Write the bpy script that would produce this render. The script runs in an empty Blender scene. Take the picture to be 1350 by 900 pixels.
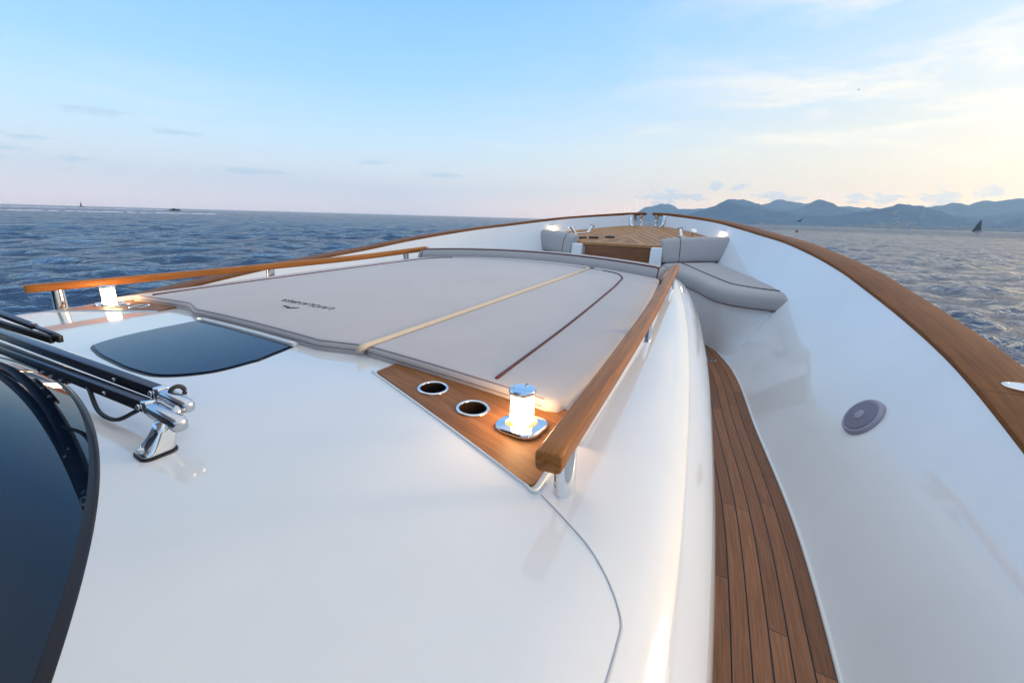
import bpy, bmesh, math, random
import numpy as np
from mathutils import Vector, Matrix, geometry
random.seed(7)
rng = np.random.default_rng(11)
SC = bpy.context.scene
COL = SC.collection
PI = math.pi
SEA_Z = -3.0
R = math.radians

# ------------------------------------------------------------------ materials
class NT:
    """small helper to write node trees"""
    def __init__(s, tree):
        s.t = tree; s.n = tree.nodes; s.l = tree.links
    def new(s, typ, **kw):
        n = s.n.new(typ)
        for k, v in kw.items(): setattr(n, k, v)
        return n
    def put(s, sock, v):
        if isinstance(v, bpy.types.NodeSocket): s.l.new(v, sock)
        elif v is not None:
            try: sock.default_value = v
            except Exception:
                sock.default_value = (*v, 1.0) if len(v) == 3 else v[:3]
    def m(s, op, a, b=None, c=None, clamp=False):
        n = s.new('ShaderNodeMath', operation=op, use_clamp=clamp)
        s.put(n.inputs[0], a)
        if b is not None: s.put(n.inputs[1], b)
        if c is not None: s.put(n.inputs[2], c)
        return n.outputs[0]
    def mix(s, f, a, b, blend='MIX'):
        n = s.new('ShaderNodeMix', data_type='RGBA', blend_type=blend)
        s.put(n.inputs[0], f)
        for i, v in ((6, a), (7, b)):
            if isinstance(v, bpy.types.NodeSocket): s.l.new(v, n.inputs[i])
            else: n.inputs[i].default_value = (*v[:3], 1)
        return n.outputs[2]
    def ramp(s, f, stops, interp='LINEAR'):
        n = s.new('ShaderNodeValToRGB'); cr = n.color_ramp; cr.interpolation = interp
        while len(cr.elements) < len(stops): cr.elements.new(0.5)
        for e, (p, c) in zip(cr.elements, stops):
            e.position = p; e.color = (*c, 1) if len(c) == 3 else c
        s.put(n.inputs[0], f)
        return n.outputs[0]
    def noise(s, vec, scale, detail=3, rough=.55, dist=0, dim='3D'):
        n = s.new('ShaderNodeTexNoise', noise_dimensions=dim)
        if vec is not None: s.put(n.inputs['Vector'], vec)
        n.inputs['Scale'].default_value = scale; n.inputs['Detail'].default_value = detail
        n.inputs['Roughness'].default_value = rough; n.inputs['Distortion'].default_value = dist
        return n.outputs[0]
    def mapping(s, vec, scale=(1, 1, 1), rot=(0, 0, 0)):
        n = s.new('ShaderNodeMapping'); s.put(n.inputs[0], vec)
        n.inputs['Scale'].default_value = scale; n.inputs['Rotation'].default_value = rot
        return n.outputs[0]
    def comb(s, x, y, z=0.0):
        n = s.new('ShaderNodeCombineXYZ')
        s.put(n.inputs[0], x); s.put(n.inputs[1], y); s.put(n.inputs[2], z)
        return n.outputs[0]
    def sep(s, v):
        n = s.new('ShaderNodeSeparateXYZ'); s.put(n.inputs[0], v); return n.outputs
    def maprange(s, v, a, b, c=0., d=1., smooth=True):
        n = s.new('ShaderNodeMapRange'); n.interpolation_type = 'SMOOTHSTEP' if smooth else 'LINEAR'
        s.put(n.inputs[0], v); s.put(n.inputs[1], a); s.put(n.inputs[2], b); s.put(n.inputs[3], c); s.put(n.inputs[4], d)
        return n.outputs[0]
    def bump(s, h, strength, dist):
        n = s.new('ShaderNodeBump'); n.inputs['Strength'].default_value = strength
        n.inputs['Distance'].default_value = dist; s.put(n.inputs['Height'], h); return n.outputs[0]

def material(name):
    m = bpy.data.materials.new(name); m.use_nodes = True
    t = NT(m.node_tree); t.b = t.n['Principled BSDF']
    t.obj = t.new('ShaderNodeTexCoord').outputs['Object']
    t.uv = t.new('ShaderNodeTexCoord').outputs['UV']
    return m, t

def setp(t, **kw):
    names = dict(base='Base Color', rough='Roughness', metal='Metallic', spec='Specular IOR Level', normal='Normal',
                 coat='Coat Weight', coatr='Coat Roughness', sheen='Sheen Weight', ior='IOR', emit='Emission Color', es='Emission Strength')
    for k, v in kw.items(): t.put(t.b.inputs[names[k]], v)

def mat_gelcoat(name='gelcoat', tint=(.80, .80, .79)):
    m, t = material(name)
    big = t.noise(t.obj, 1.3, 4, .6)
    fine = t.noise(t.obj, 38, 3, .6)
    c = t.mix(t.maprange(big, .35, .7), tint, tuple(x*.955 for x in tint))
    # salt spots
    spots = t.maprange(t.noise(t.obj, 95, 1, .5), .80, .84)
    c = t.mix(t.m('MULTIPLY', spots, .25), c, (.62, .62, .60))
    r = t.m('ADD', t.m('MULTIPLY', t.noise(t.obj, 6, 4, .65), .07), .015)
    setp(t, base=c, rough=r, spec=.5, coat=.35, coatr=.05,
         normal=t.bump(t.m('ADD', t.noise(t.obj, 1.7, 2, .4), t.m('MULTIPLY', fine, .006)), .13, .05))
    return m

def grain(t, vec, along=(1.2, 26, 26), dark=(.20, .075, .028), light=(.36, .16, .062)):
    v = t.mapping(vec, along)
    n1 = t.noise(v, 2.2, 6, .62, .6)
    n2 = t.noise(t.mapping(vec, (along[0]*3, along[1]*4, along[2]*4)), 3.0, 4, .6)
    c = t.mix(t.maprange(n1, .3, .72), dark, light)
    c = t.mix(t.m('MULTIPLY', t.maprange(n2, .52, .75), .35), c, tuple(x*.55 for x in dark))
    return c, n1, n2

def mat_wood(name, dark, light, rough=.32, coat=.25, joints=(), along=(1.2, 26, 26)):
    m, t = material(name)
    uvv = t.uv
    c, n1, n2 = grain(t, uvv, along, dark, light)
    blot = t.noise(uvv, 3.0, 3, .6)
    c = t.mix(t.m('MULTIPLY', t.maprange(blot, .45, .75), .28), c, tuple(x*.6 for x in dark))
    if joints:
        x = t.sep(uvv)[0]
        for j in joints:
            d = t.m('LESS_THAN', t.m('ABSOLUTE', t.m('SUBTRACT', x, j)), .0022)
            c = t.mix(d, c, (.03, .014, .008))
    setp(t, base=c, rough=t.m('ADD', t.m('MULTIPLY', n1, .22), rough-.1), coat=coat, coatr=.25, spec=.17,
         normal=t.bump(t.m('ADD', n1, n2), .22, .0016))
    return m

def plank_nodes(t, u, v, pw, length, dark, light, seam_line=.0028, edge_board=None):
    """teak planks from two metre coordinates, u across, v along"""
    q = t.m('DIVIDE', u, pw); idx = t.m('FLOOR', q); fr = t.m('FRACT', q)
    line = t.m('LESS_THAN', t.m('ABSOLUTE', t.m('SUBTRACT', fr, .5)), .5-seam_line/pw)
    wn = t.new('ShaderNodeTexWhiteNoise', noise_dimensions='1D'); t.put(wn.inputs['W'], idx)
    vv = t.m('DIVIDE', t.m('ADD', v, t.m('MULTIPLY', wn.outputs[0], 7.3)), length)
    vi = t.m('FLOOR', vv); vf = t.m('FRACT', vv)
    butt = t.m('GREATER_THAN', vf, .0025/length*1.2)
    wood = t.m('MULTIPLY', line, butt)
    w2 = t.new('ShaderNodeTexWhiteNoise', noise_dimensions='2D'); t.put(w2.inputs['Vector'], t.comb(idx, vi))
    off = t.m('MULTIPLY', w2.outputs[0], 13.)
    vec = t.comb(t.m('ADD', v, off), u, off)
    c, n1, n2 = grain(t, vec, (2.2, 60, 3), dark, light)
    tone = t.maprange(w2.outputs[0], 0, 1, .72, 1.22, smooth=False)
    c = t.mix(1.0, c, t.comb(tone, tone, tone), 'MULTIPLY')
    c = t.mix(wood, (.012, .011, .011), c)
    h = t.m('ADD', t.m('MULTIPLY', wood, .6), t.m('MULTIPLY', n1, .25))
    return c, h, n1

def mat_side_planks():
    m, t = material('teak_side_planks')
    s = t.sep(t.uv)
    c, h, n1 = plank_nodes(t, t.m('SUBTRACT', s[0], .022), s[1], .062, 1.15, (.205, .078, .031), (.335, .142, .062))
    setp(t, base=c, rough=t.m('ADD', t.m('MULTIPLY', n1, .2), .42), spec=.35, normal=t.bump(h, .5, .002))
    return m

def mat_fore_planks():
    m, t = material('teak_fore_planks')
    s = t.sep(t.obj)
    ay = t.m('ABSOLUTE', s[1])
    u = t.m('ADD', t.m('MULTIPLY', ay, .78), t.m('MULTIPLY', s[0], .62))
    v = t.m('SUBTRACT', t.m('MULTIPLY', ay, .62), t.m('MULTIPLY', s[0], .78))
    c, h, n1 = plank_nodes(t, u, v, .085, .9, (.37, .165, .058), (.52, .27, .105), seam_line=.0055)
    # plain margin board near the aft edge and king plank on the centreline
    marg = t.m('LESS_THAN', s[0], 5.83)
    king = t.m('LESS_THAN', ay, .045)
    k = t.m('MAXIMUM', marg, king)
    c2, a, b = grain(t, t.comb(s[1], s[0], 0.), (2.2, 40, 3), (.37, .165, .058), (.52, .27, .105))
    c = t.mix(k, c, c2)
    setp(t, base=c, rough=.5, spec=.3, normal=t.bump(h, .4, .002))
    return m

def mat_fabric(name, base, scale=900):
    m, t = material(name)
    w1 = t.noise(t.mapping(t.obj, (1, 1, 1)), scale, 1, .5)
    w2 = t.noise(t.mapping(t.obj, (.15, 1, 1)), scale*.7, 1, .5)
    blot = t.noise(t.obj, 2.6, 5, .62)
    c = t.mix(t.maprange(w1, .35, .65), tuple(x*.90 for x in base), tuple(min(1, x*1.07) for x in base))
    c = t.mix(t.m('MULTIPLY', t.maprange(blot, .42, .72), .35), c, tuple(x*.84 for x in base))
    pud = t.noise(t.obj, 3.5, 3, .5)
    setp(t, base=c, rough=.82, spec=.25, sheen=.15,
         normal=t.bump(t.m('ADD', t.m('MULTIPLY', t.m('ADD', w1, w2), .06), t.m('MULTIPLY', pud, .8)), .35, .012))
    return m

def mat_plain(name, base, rough=.5, metal=0., spec=.5, coat=0., bump=0., bscale=60):
    m, t = material(name)
    n = t.noise(t.obj, bscale, 3, .6)
    c = t.mix(n, tuple(x*.88 for x in base), tuple(min(1, x*1.08) for x in base))
    setp(t, base=c, rough=t.m('ADD', t.m('MULTIPLY', n, min(.12, rough*.5)), max(rough-.05, .02)), metal=metal, spec=spec, coat=coat)
    if bump: setp(t, normal=t.bump(n, bump, .002))
    return m

def mat_glass_dark(name, base=(.010, .022, .045), rough=.02, spec=.5):
    m, t = material(name)
    s = t.noise(t.obj, 14, 4, .6)
    setp(t, base=base, rough=t.m('ADD', t.m('MULTIPLY', t.maprange(s, .5, .8), .05), rough), spec=spec, ior=1.5)
    return m

def mat_lamp():
    m, t = material('lamp_glow')
    z = t.sep(t.obj)[2]
    c = t.ramp(t.maprange(z, .0, .11, smooth=False), [(0, (1., .40, .10)), (.35, (1., .60, .28)), (1, (1., .66, .34))])
    setp(t, base=(.8, .75, .65), rough=.4, emit=c, es=26.0)
    return m

def mat_sea():
    m, t = material('sea_water')
    g = t.new('ShaderNodeNewGeometry').outputs['Position']
    v = t.mapping(t.mapping(g, (1, 1, 1), (0, 0, R(-66))), (1.5, .7, 1))
    n1 = t.noise(v, 1.1, 5, .62, .4)
    n2 = t.noise(t.mapping(t.mapping(g, (1, 1, 1), (0, 0, R(-74))), (1.5, .65, 1)), .22, 5, .6, .3)
    n3 = t.noise(t.mapping(t.mapping(g, (1, 1, 1), (0, 0, R(-60))), (1.4, .7, 1)), .03, 4, .6)
    h = t.m('ADD', t.m('ADD', t.m('MULTIPLY', n1, .24), t.m('MULTIPLY', n2, .75)), t.m('MULTIPLY', n3, 2.0))
    nb = t.bump(h, 1., 1.)
    setp(t, base=(.0025, .034, .100), rough=.5, spec=0., normal=nb)
    gl = t.new('ShaderNodeBsdfGlossy'); gl.inputs['Roughness'].default_value = .06; t.put(gl.inputs['Normal'], nb)
    fr = t.new('ShaderNodeFresnel'); fr.inputs['IOR'].default_value = 1.41; t.put(fr.inputs['Normal'], nb)
    mx = t.new('ShaderNodeMixShader'); t.put(mx.inputs[0], t.m('MINIMUM', fr.outputs[0], .92))
    t.l.new(t.b.outputs[0], mx.inputs[1]); t.l.new(gl.outputs[0], mx.inputs[2])
    t.l.new(mx.outputs[0], t.n['Material Output'].inputs['Surface'])
    return m

def mat_hill(name):
    m, t = material(name)
    n = t.noise(t.obj, .004, 6, .65)
    n2 = t.noise(t.obj, .02, 4, .6)
    c = t.mix(t.maprange(n, .4, .62), (.026, .078, .150), (.046, .105, .175))  # blue base has part of the distance haze painted in
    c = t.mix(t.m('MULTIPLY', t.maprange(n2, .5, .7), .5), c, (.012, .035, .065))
    setp(t, base=c, rough=.95, spec=.1)
    return m

M = {}
M['gel'] = mat_gelcoat()
M['gelside'] = mat_gelcoat('gelcoat_hull', (.79, .80, .81))
M['cap'] = mat_wood('teak_cap', (.155, .054, .014), (.275, .102, .028), .55, .0, joints=(2.46, 4.62))
M['rail'] = mat_wood('teak_varnished', (.255, .090, .020), (.445, .178, .046), .40, .04)
M['inlay'] = mat_wood('teak_inlay', (.215, .084, .026), (.345, .152, .056), .46, .0, along=(1.6, 22, 22))
M['panel'] = mat_wood('teak_panel', (.17, .062, .026), (.27, .11, .045), .35, .2)
M['side_planks'] = mat_side_planks()
M['fore_planks'] = mat_fore_planks()
M['pad'] = mat_fabric('pad_fabric', (.53, .495, .495))
M['seat'] = mat_fabric('seat_fabric', (.43, .40, .395))
M['maroon'] = mat_plain('maroon_piping', (.105, .020, .030), .6)
M['thread'] = mat_plain('dark_thread', (.11, .07, .09), .7)
M['stitch'] = mat_plain('grey_stitching', (.22, .18, .20), .8)
M['cream'] = mat_fabric('cream_welt', (.66, .56, .44), 500)
M['chrome'] = mat_plain('polished_steel', (.78, .79, .80), .06, 1.0)
M['steel'] = mat_plain('brushed_steel', (.62, .63, .66), .18, 1.0)
M['arm'] = mat_plain('dark_anodised', (.075, .08, .105), .24, .8, .5, bump=.1, bscale=220)
M['rubber'] = mat_plain('black_rubber', (.012, .012, .014), .45)
M['frame'] = mat_plain('black_frame', (.012, .011, .016), .35, 0, .25)
M['glass'] = mat_glass_dark('tinted_windscreen', (.003, .008, .020), .02, .40)
M['skyglass'] = mat_glass_dark('tinted_skylight', (.003, .013, .046), .03, .28)
M['skyglass2'] = mat_glass_dark('tinted_skylight_centre', (.006, .020, .058), .03, .30)
M['dark'] = mat_plain('dark_cup', (.022, .013, .009), .35)
M['lamp'] = mat_lamp()
M['speaker'] = mat_plain('speaker_plastic', (.33, .32, .40), .38, bump=.0)
M['grille'] = mat_plain('speaker_grille', (.20, .20, .27), .55, bump=.8, bscale=700)
M['letter'] = mat_plain('embroidery', (.05, .05, .066), .8)
M['seam_line'] = mat_plain('joint_shade_grey', (.52, .52, .55), .5)  # grey painted for the shade along the moulded step
M['sea'] = mat_sea()
M['hill'] = mat_hill('haze_tinted_hill')
M['town'] = mat_plain('pale_render', (.30, .27, .25), .8)
M['foam'] = mat_plain('foam', (.75, .78, .80), .9)
M['sail'] = mat_plain('dark_sail', (.020, .016, .028), .7)
M['hullwhite'] = mat_plain('boat_white', (.6, .6, .6), .4)
M['hulldark'] = mat_plain('boat_dark', (.03, .03, .045), .5)
M['feather'] = mat_plain('dark_feather', (.03, .04, .05), .8)

# ------------------------------------------------------------------ object helpers
def link(name, me, mat, parent=None, smooth=True):
    o = bpy.data.objects.new(name, me); COL.objects.link(o)
    if mat is not None and not me.materials:
        me.materials.append(M[mat] if isinstance(mat, str) else mat)
    if smooth:
        me.polygons.foreach_set('use_smooth', [True]*len(me.polygons))
    if parent is not None:
        o.parent = parent
        root = parent
        off = Vector((0, 0, 0))
        while root is not None:
            off += Vector(root.location); root = root.parent
        if parent.type == 'EMPTY' or parent.parent is not None or True:
            o.location = -off
    return o

def mesh(name, verts, faces, mat, parent=None, smooth=True, uv=None, flat_angle=None):
    me = bpy.data.meshes.new(name)
    me.from_pydata([tuple(v) for v in verts], [], faces)
    if uv is not None:
        l = me.uv_layers.new(name='UVMap')
        vi = np.empty(len(me.loops), np.int32); me.loops.foreach_get('vertex_index', vi)
        l.data.foreach_set('uv', np.asarray(uv, np.float32)[vi].ravel())
    me.update()
    bm = bmesh.new(); bm.from_mesh(me); bmesh.ops.recalc_face_normals(bm, faces=bm.faces)
    if flat_angle is not None:
        for e in bm.edges:
            if len(e.link_faces) == 2 and e.calc_face_angle(0) > R(flat_angle): e.smooth = False
    bm.to_mesh(me); bm.free()
    return link(name, me, mat, parent, smooth)

def grid(name, P, mat, parent=None, uv=None, closed_u=False, closed_v=False, caps=False, smooth=True, flat_angle=None):
    """P: array (nu, nv, 3)"""
    P = np.asarray(P, float); nu, nv = P.shape[:2]
    F = []
    for i in range(nu if closed_u else nu-1):
        for j in range(nv if closed_v else nv-1):
            i2 = (i+1) % nu; j2 = (j+1) % nv
            F.append((i*nv+j, i2*nv+j, i2*nv+j2, i*nv+j2))
    if caps and closed_v:
        F.append(tuple(range(nv))[::-1]); F.append(tuple((nu-1)*nv+j for j in range(nv)))
    return mesh(name, P.reshape(-1, 3), F, mat, parent, smooth, None if uv is None else np.asarray(uv).reshape(-1, 2), flat_angle)

def frames(path):
    path = np.asarray(path, float)
    T = np.gradient(path, axis=0); T /= np.linalg.norm(T, axis=1)[:, None]
    return path, T

def sweep(name, path, section, mat, parent=None, up=(0, 0, 1), caps=True, closed=False, flat_angle=None, scale=None):
    """section: list of (side, up) offsets; scale: per-station factor"""
    path, T = frames(path)
    P = []
    UV = []
    s = 0; per = np.r_[0, np.cumsum([math.dist(section[i], section[(i+1) % len(section)]) for i in range(len(section))])][:-1]
    for k, (p, t) in enumerate(zip(path, T)):
        if k: s += np.linalg.norm(path[k]-path[k-1])
        u = np.array(up, float); side = np.cross(t, u)
        if np.linalg.norm(side) < 1e-5: side = np.array([1., 0, 0])
        side /= np.linalg.norm(side); u = np.cross(side, t)
        f = 1 if scale is None else scale[k]
        P.append([p + side*a*f + u*b*f for a, b in section])
        UV.append([(s, x) for x in per])
    return grid(name, P, mat, parent, UV, closed_u=closed, closed_v=True, caps=caps and not closed, flat_angle=flat_angle)

def circle(r, n=12, ry=None):
    return [(r*math.cos(2*PI*i/n), (ry or r)*math.sin(2*PI*i/n)) for i in range(n)]

def rrect(w, h, r, n=4):
    out = []
    for cx, cy, a in ((w/2-r, h/2-r, 0), (-w/2+r, h/2-r, 90), (-w/2+r, -h/2+r, 180), (w/2-r, -h/2+r, 270)):
        for i in range(n+1):
            b = R(a+90*i/n); out.append((cx+r*math.cos(b), cy+r*math.sin(b)))
    return out

def tube(name, path, r, mat, parent=None, n=8, closed=False, scale=None):
    return sweep(name, path, circle(r, n), mat, parent, closed=closed, scale=scale)

def spline(pts, n=60):
    """Catmull-Rom through pts"""
    pts = np.asarray(pts, float)
    d = np.r_[0, np.cumsum(np.linalg.norm(np.diff(pts, axis=0), axis=1))]
    tt = np.linspace(0, d[-1], n); out = np.zeros((n, pts.shape[1]))
    mt = np.gradient(pts, d, axis=0)
    for i, t in enumerate(tt):
        k = min(np.searchsorted(d, t, side='right')-1, len(pts)-2); k = max(k, 0)
        h = d[k+1]-d[k]; s = (t-d[k])/h
        out[i] = ((2*s**3-3*s**2+1)*pts[k] + (s**3-2*s**2+s)*h*mt[k] + (-2*s**3+3*s**2)*pts[k+1] + (s**3-s**2)*h*mt[k+1])
    return out

def cint(x, xs, ys):
    """smooth interpolation of table"""
    xs = np.asarray(xs, float); ys = np.asarray(ys, float); m = np.gradient(ys, xs)
    x = np.asarray(x, float); k = np.clip(np.searchsorted(xs, x, side='right')-1, 0, len(xs)-2)
    h = xs[k+1]-xs[k]; s = np.clip((x-xs[k])/h, 0, 1)
    return ((2*s**3-3*s**2+1)*ys[k] + (s**3-2*s**2+s)*h*m[k] + (-2*s**3+3*s**2)*ys[k+1] + (s**3-s**2)*h*m[k+1])

def lathe(name, prof, mat, parent=None, loc=(0, 0, 0), n=28, axis=None, squash=(1, 1), flat_angle=35, caps=True):
    """prof: (radius, height); axis: direction of the height"""
    rot = Matrix.Identity(3) if axis is None else Vector(axis).to_track_quat('Z', 'Y').to_matrix()
    P = []
    for r, h in prof:
        P.append([Vector(loc) + rot @ Vector((r*math.cos(2*PI*i/n)*squash[0], r*math.sin(2*PI*i/n)*squash[1], h)) for i in range(n)])
    return grid(name, P, mat, parent, closed_v=True, caps=caps, flat_angle=flat_angle)

def hexa(name, corners, mat, parent=None, bevel=.01, segs=3, flat_angle=None, uvaxis=None):
    """corners: 4 bottom then 4 top, same winding; bevelled"""
    bm = bmesh.new()
    v = [bm.verts.new(c) for c in corners]
    for f in ((3, 2, 1, 0), (4, 5, 6, 7), (0, 1, 5, 4), (1, 2, 6, 5), (2, 3, 7, 6), (3, 0, 4, 7)): bm.faces.new([v[i] for i in f])
    bmesh.ops.recalc_face_normals(bm, faces=bm.faces)
    if bevel: bmesh.ops.bevel(bm, geom=list(bm.edges), offset=bevel, segments=segs, profile=.5, affect='EDGES')
    me = bpy.data.meshes.new(name); 
    uvl = bm.loops.layers.uv.new('UVMap')
    for f in bm.faces:
        for l in f.loops:
            c = l.vert.co; l[uvl].uv = (c.y, c.z) if uvaxis == 'y' else (c.x, c.y)
    bm.to_mesh(me); bm.free()
    return link(name, me, mat, parent)

def box(name, c, s, mat, parent=None, bevel=.004, rotz=0., segs=2):
    cs = []
    for z in (-1, 1):
        for x, y in ((-1, -1), (1, -1), (1, 1), (-1, 1)):
            q = Vector((x*s[0]/2, y*s[1]/2, z*s[2]/2)); q.rotate(Matrix.Rotation(rotz, 3, 'Z')); cs.append(Vector(c)+q)
    return hexa(name, cs, mat, parent, bevel, segs)

def beam(name, a, b, w, h, mat, parent=None, bevel=.003, up=(0, 0, 1)):
    a = Vector(a); b = Vector(b); t = (b-a).normalized(); side = t.cross(Vector(up)).normalized(); u = side.cross(t)
    cs = [p + side*sx*w/2 + u*sy*h/2 for p in (a, b) for sx, sy in ((-1, -1), (1, -1), (1, 1), (-1, 1))]
    return hexa(name, cs, mat, parent, bevel, 2)

def resample(poly, step):
    out = []
    for a, b in zip(poly, list(poly[1:])+[poly[0]]):
        a = np.array(a, float); b = np.array(b, float); n = max(1, int(round(np.linalg.norm(b-a)/step)))
        for i in range(n): out.append(a+(b-a)*i/n)
    return np.array(out)

def round_poly(poly, rad, n=5):
    """plan polygon with rounded corners; rad is one number or one per corner"""
    out = []; N = len(poly)
    for i in range(N):
        r = rad[i] if hasattr(rad, '__len__') else rad
        p = np.array(poly[i], float); a = np.array(poly[i-1], float)-p; b = np.array(poly[(i+1) % N], float)-p
        la, lb = np.linalg.norm(a), np.linalg.norm(b); a /= la; b /= lb
        if r <= 0: out.append(p); continue
        d = min(r, la*.45, lb*.45); s, e = p+a*d, p+b*d
        for k in range(n+1):
            t = k/n; out.append((1-t)**2*s + 2*t*(1-t)*p + t*t*e)
    return [tuple(q) for q in out]

def area(p):
    p = np.asarray(p); return .5*np.sum(p[:, 0]*np.roll(p[:, 1], -1)-np.roll(p[:, 0], -1)*p[:, 1])

def inset(poly, d):
    p = np.asarray(poly); 
    sg = 1 if area(p) > 0 else -1
    e = np.roll(p, -1, 0)-p; e /= np.linalg.norm(e, axis=1)[:, None]+1e-12
    n = np.c_[-e[:, 1], e[:, 0]]*sg
    m = n+np.roll(n, 1, 0); m /= np.linalg.norm(m, axis=1)[:, None]+1e-9
    c = np.clip(np.sum(m*n, axis=1), .5, 1)
    return p+m*(d/c)[:, None]

def inside(poly, pts):
    poly = np.asarray(poly); pts = np.asarray(pts); r = np.zeros(len(pts), bool)
    for (x1, y1), (x2, y2) in zip(poly, np.roll(poly, -1, 0)):
        c = ((y1 > pts[:, 1]) != (y2 > pts[:, 1])) & (pts[:, 0] < (x2-x1)*(pts[:, 1]-y1)/(y2-y1+1e-15)+x1)
        r ^= c
    return r

def dist_poly(poly, pts):
    poly = np.asarray(poly); pts = np.asarray(pts); best = np.full(len(pts), 1e9)
    for a, b in zip(poly, np.roll(poly, -1, 0)):
        ab = b-a; t = np.clip(((pts-a)@ab)/(ab@ab+1e-15), 0, 1)
        best = np.minimum(best, np.linalg.norm(pts-(a+t[:, None]*ab), axis=1))
    return best

def cdt(outer, holes=(), rings=(), spacing=.06):
    outer = np.asarray(outer)
    pts = [tuple(p) for p in outer]; edges = [(i, (i+1) % len(outer)) for i in range(len(outer))]
    for h in holes:
        k = len(pts); pts += [tuple(p) for p in h]; edges += [(k+i, k+(i+1) % len(h)) for i in range(len(h))]
    for r in rings:
        r = np.asarray(r); r = r[inside(outer, r)]; pts += [tuple(p) for p in r]
    x0, y0 = outer.min(0); x1, y1 = outer.max(0)
    gx, gy = np.meshgrid(np.arange(x0, x1, spacing), np.arange(y0, y1, spacing))
    g = np.c_[gx.ravel(), gy.ravel()] + rng.normal(0, spacing*.02, (gx.size, 2))
    lim = spacing*.35 if not len(rings) else max(spacing*.35, dist_poly(outer, np.asarray(rings[-1])).max()*1.1)
    g = g[inside(outer, g)]; g = g[dist_poly(outer, g) > lim]
    for h in holes: g = g[~inside(h, g)]; g = g[dist_poly(h, g) > spacing*.3]
    pts += [tuple(p) for p in g]
    v, e, f, _, _, _ = geometry.delaunay_2d_cdt([Vector(p) for p in pts], edges, [], 0, 1e-6)
    v = np.array([tuple(p) for p in v]); f = [tuple(q) for q in f]
    cen = np.array([v[list(q)].mean(0) for q in f]); ok = inside(outer, cen)
    for h in holes: ok &= ~inside(h, cen)
    return v, [q for q, k in zip(f, ok) if k]

def cushion(name, outline, ztop, height, r, mat, parent=None, spacing=.07, step=.03, puff=.0):
    """soft-edged upholstered slab: rounded top edge of radius r, vertical side"""
    o = resample(outline, step)
    rings = [inset(o, r*k) for k in (.06, .18, .36, .6, .85, 1.2)]
    v, f = cdt(o, rings=rings, spacing=spacing)
    d = dist_poly(o, v)
    dd = np.clip(d, 0, r)
    drop = r-np.sqrt(np.maximum(r*r-(r-dd)**2, 0))
    z = ztop(v[:, 0], v[:, 1]) - drop
    if puff: z += puff*(1-np.exp(-d/.12))
    V = np.c_[v, z]
    # skirt
    n0 = len(V); on = len(o)
    idx = [int(np.argmin(np.sum((v-p)**2, axis=1))) for p in o]
    zb = ztop(o[:, 0], o[:, 1])-height
    inb = inset(o, r*.25)
    V = np.vstack([V, np.c_[o, zb+r*.3], np.c_[inb, zb]])
    F = list(f)
    for i in range(on):
        j = (i+1) % on
        if idx[i] != idx[j]: F.append((idx[i], idx[j], n0+j, n0+i))
        F.append((n0+i, n0+j, n0+on+j, n0+on+i))
    F.append(tuple(n0+on+i for i in range(on)))
    return mesh(name, V, F, mat, parent)

def plate(name, outer, zfun, thick, mat, parent=None, holes=(), spacing=.06, uv=None, lift=0.):
    """sheet of real thickness that follows a surface, optionally with holes"""
    v, f = cdt(outer, holes, spacing=spacing)
    z = zfun(v[:, 0], v[:, 1])+lift
    n = len(v); V = np.vstack([np.c_[v, z], np.c_[v, z-thick]])
    F = list(f)+[tuple(n+i for i in q[::-1]) for q in f]
    cnt = {}
    for q in f:
        for a, b in zip(q, q[1:]+q[:1]): cnt[(a, b)] = 1
    for (a, b) in list(cnt):
        if (b, a) not in cnt: F.append((b, a, n+a, n+b))
    UV = np.vstack([uv(v)]*2) if uv else None
    return mesh(name, V, F, mat, parent, True, UV, 40)

def empty(name, loc):
    o = bpy.data.objects.new(name, None); COL.objects.link(o); o.location = loc; o.empty_display_size = .2
    return o

def tag(o, label=None, cat=None, group=None, kind=None):
    if label: o['label'] = label
    if cat: o['category'] = cat
    if group: o['group'] = group
    if kind: o['kind'] = kind
    return o

# ------------------------------------------------------------------ shape of the yacht (metres, bow towards +X)
CX = [-3, -1, 1, 2, 2.75, 3.4, 3.92, 4.4, 4.95, 5.4, 5.8, 6.2, 6.5, 6.8, 7.0, 7.15, 7.22]
CY = [2.9, 3.0, 3.02, 2.98, 2.91, 2.80, 2.68, 2.53, 2.30, 2.07, 1.80, 1.50, 1.24, .9, .62, .35, .10]
CZ = [-1.30, -1.14, -.85, -.685, -.565, -.475, -.40, -.315, -.225, -.155, -.095, -.03, .02, .065, .095, .12, .13]
cap_outer = spline(np.c_[CX, CY, CZ], 150)          # outer top edge, port side
_, _T = frames(cap_outer)
_w = np.interp(cap_outer[:, 0], [-3, 4, 4.5, 5.5, 6.3, 6.9, 7.22], [.24, .25, .245, .21, .20, .15, .13])
_n = np.c_[_T[:, 1], -_T[:, 0]*1.0, np.zeros(len(_T))]; _n /= np.linalg.norm(_n, axis=1)[:, None]
cap_inner = cap_outer + _n*_w[:, None]               # inner top edge
CAP_T = .045
def floor_z(x): return -1.45+.046*np.asarray(x)
FX = [-3, -1, 0, 1.5, 2.13, 3.16, 4.45, 4.84, 5.5, 6, 6.6, 7.0]
FY = [2.52, 2.55, 2.5, 2.33, 2.22, 1.96, 1.61, 1.44, 1.14, .85, .42, .12]
def foot_y(x): return cint(x, FX, FY)
def fore_z(x, y=None): return -.29+.17*(np.asarray(x)-5.73)
YSX = [-3, -1, 0, .76, 1.19, 1.83, 2.68, 3.55, 4.0, 4.40]
YSY = [2.12, 2.10, 2.07, 2.0, 1.94, 1.83, 1.66, 1.44, 1.29, 1.12]
def side_y(x): return cint(x, YSX, YSY)
def top_y(x): return side_y(x)-np.interp(x, [0, .8, 3.3, 4.4], [.32, .30, .23, .17])
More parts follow.
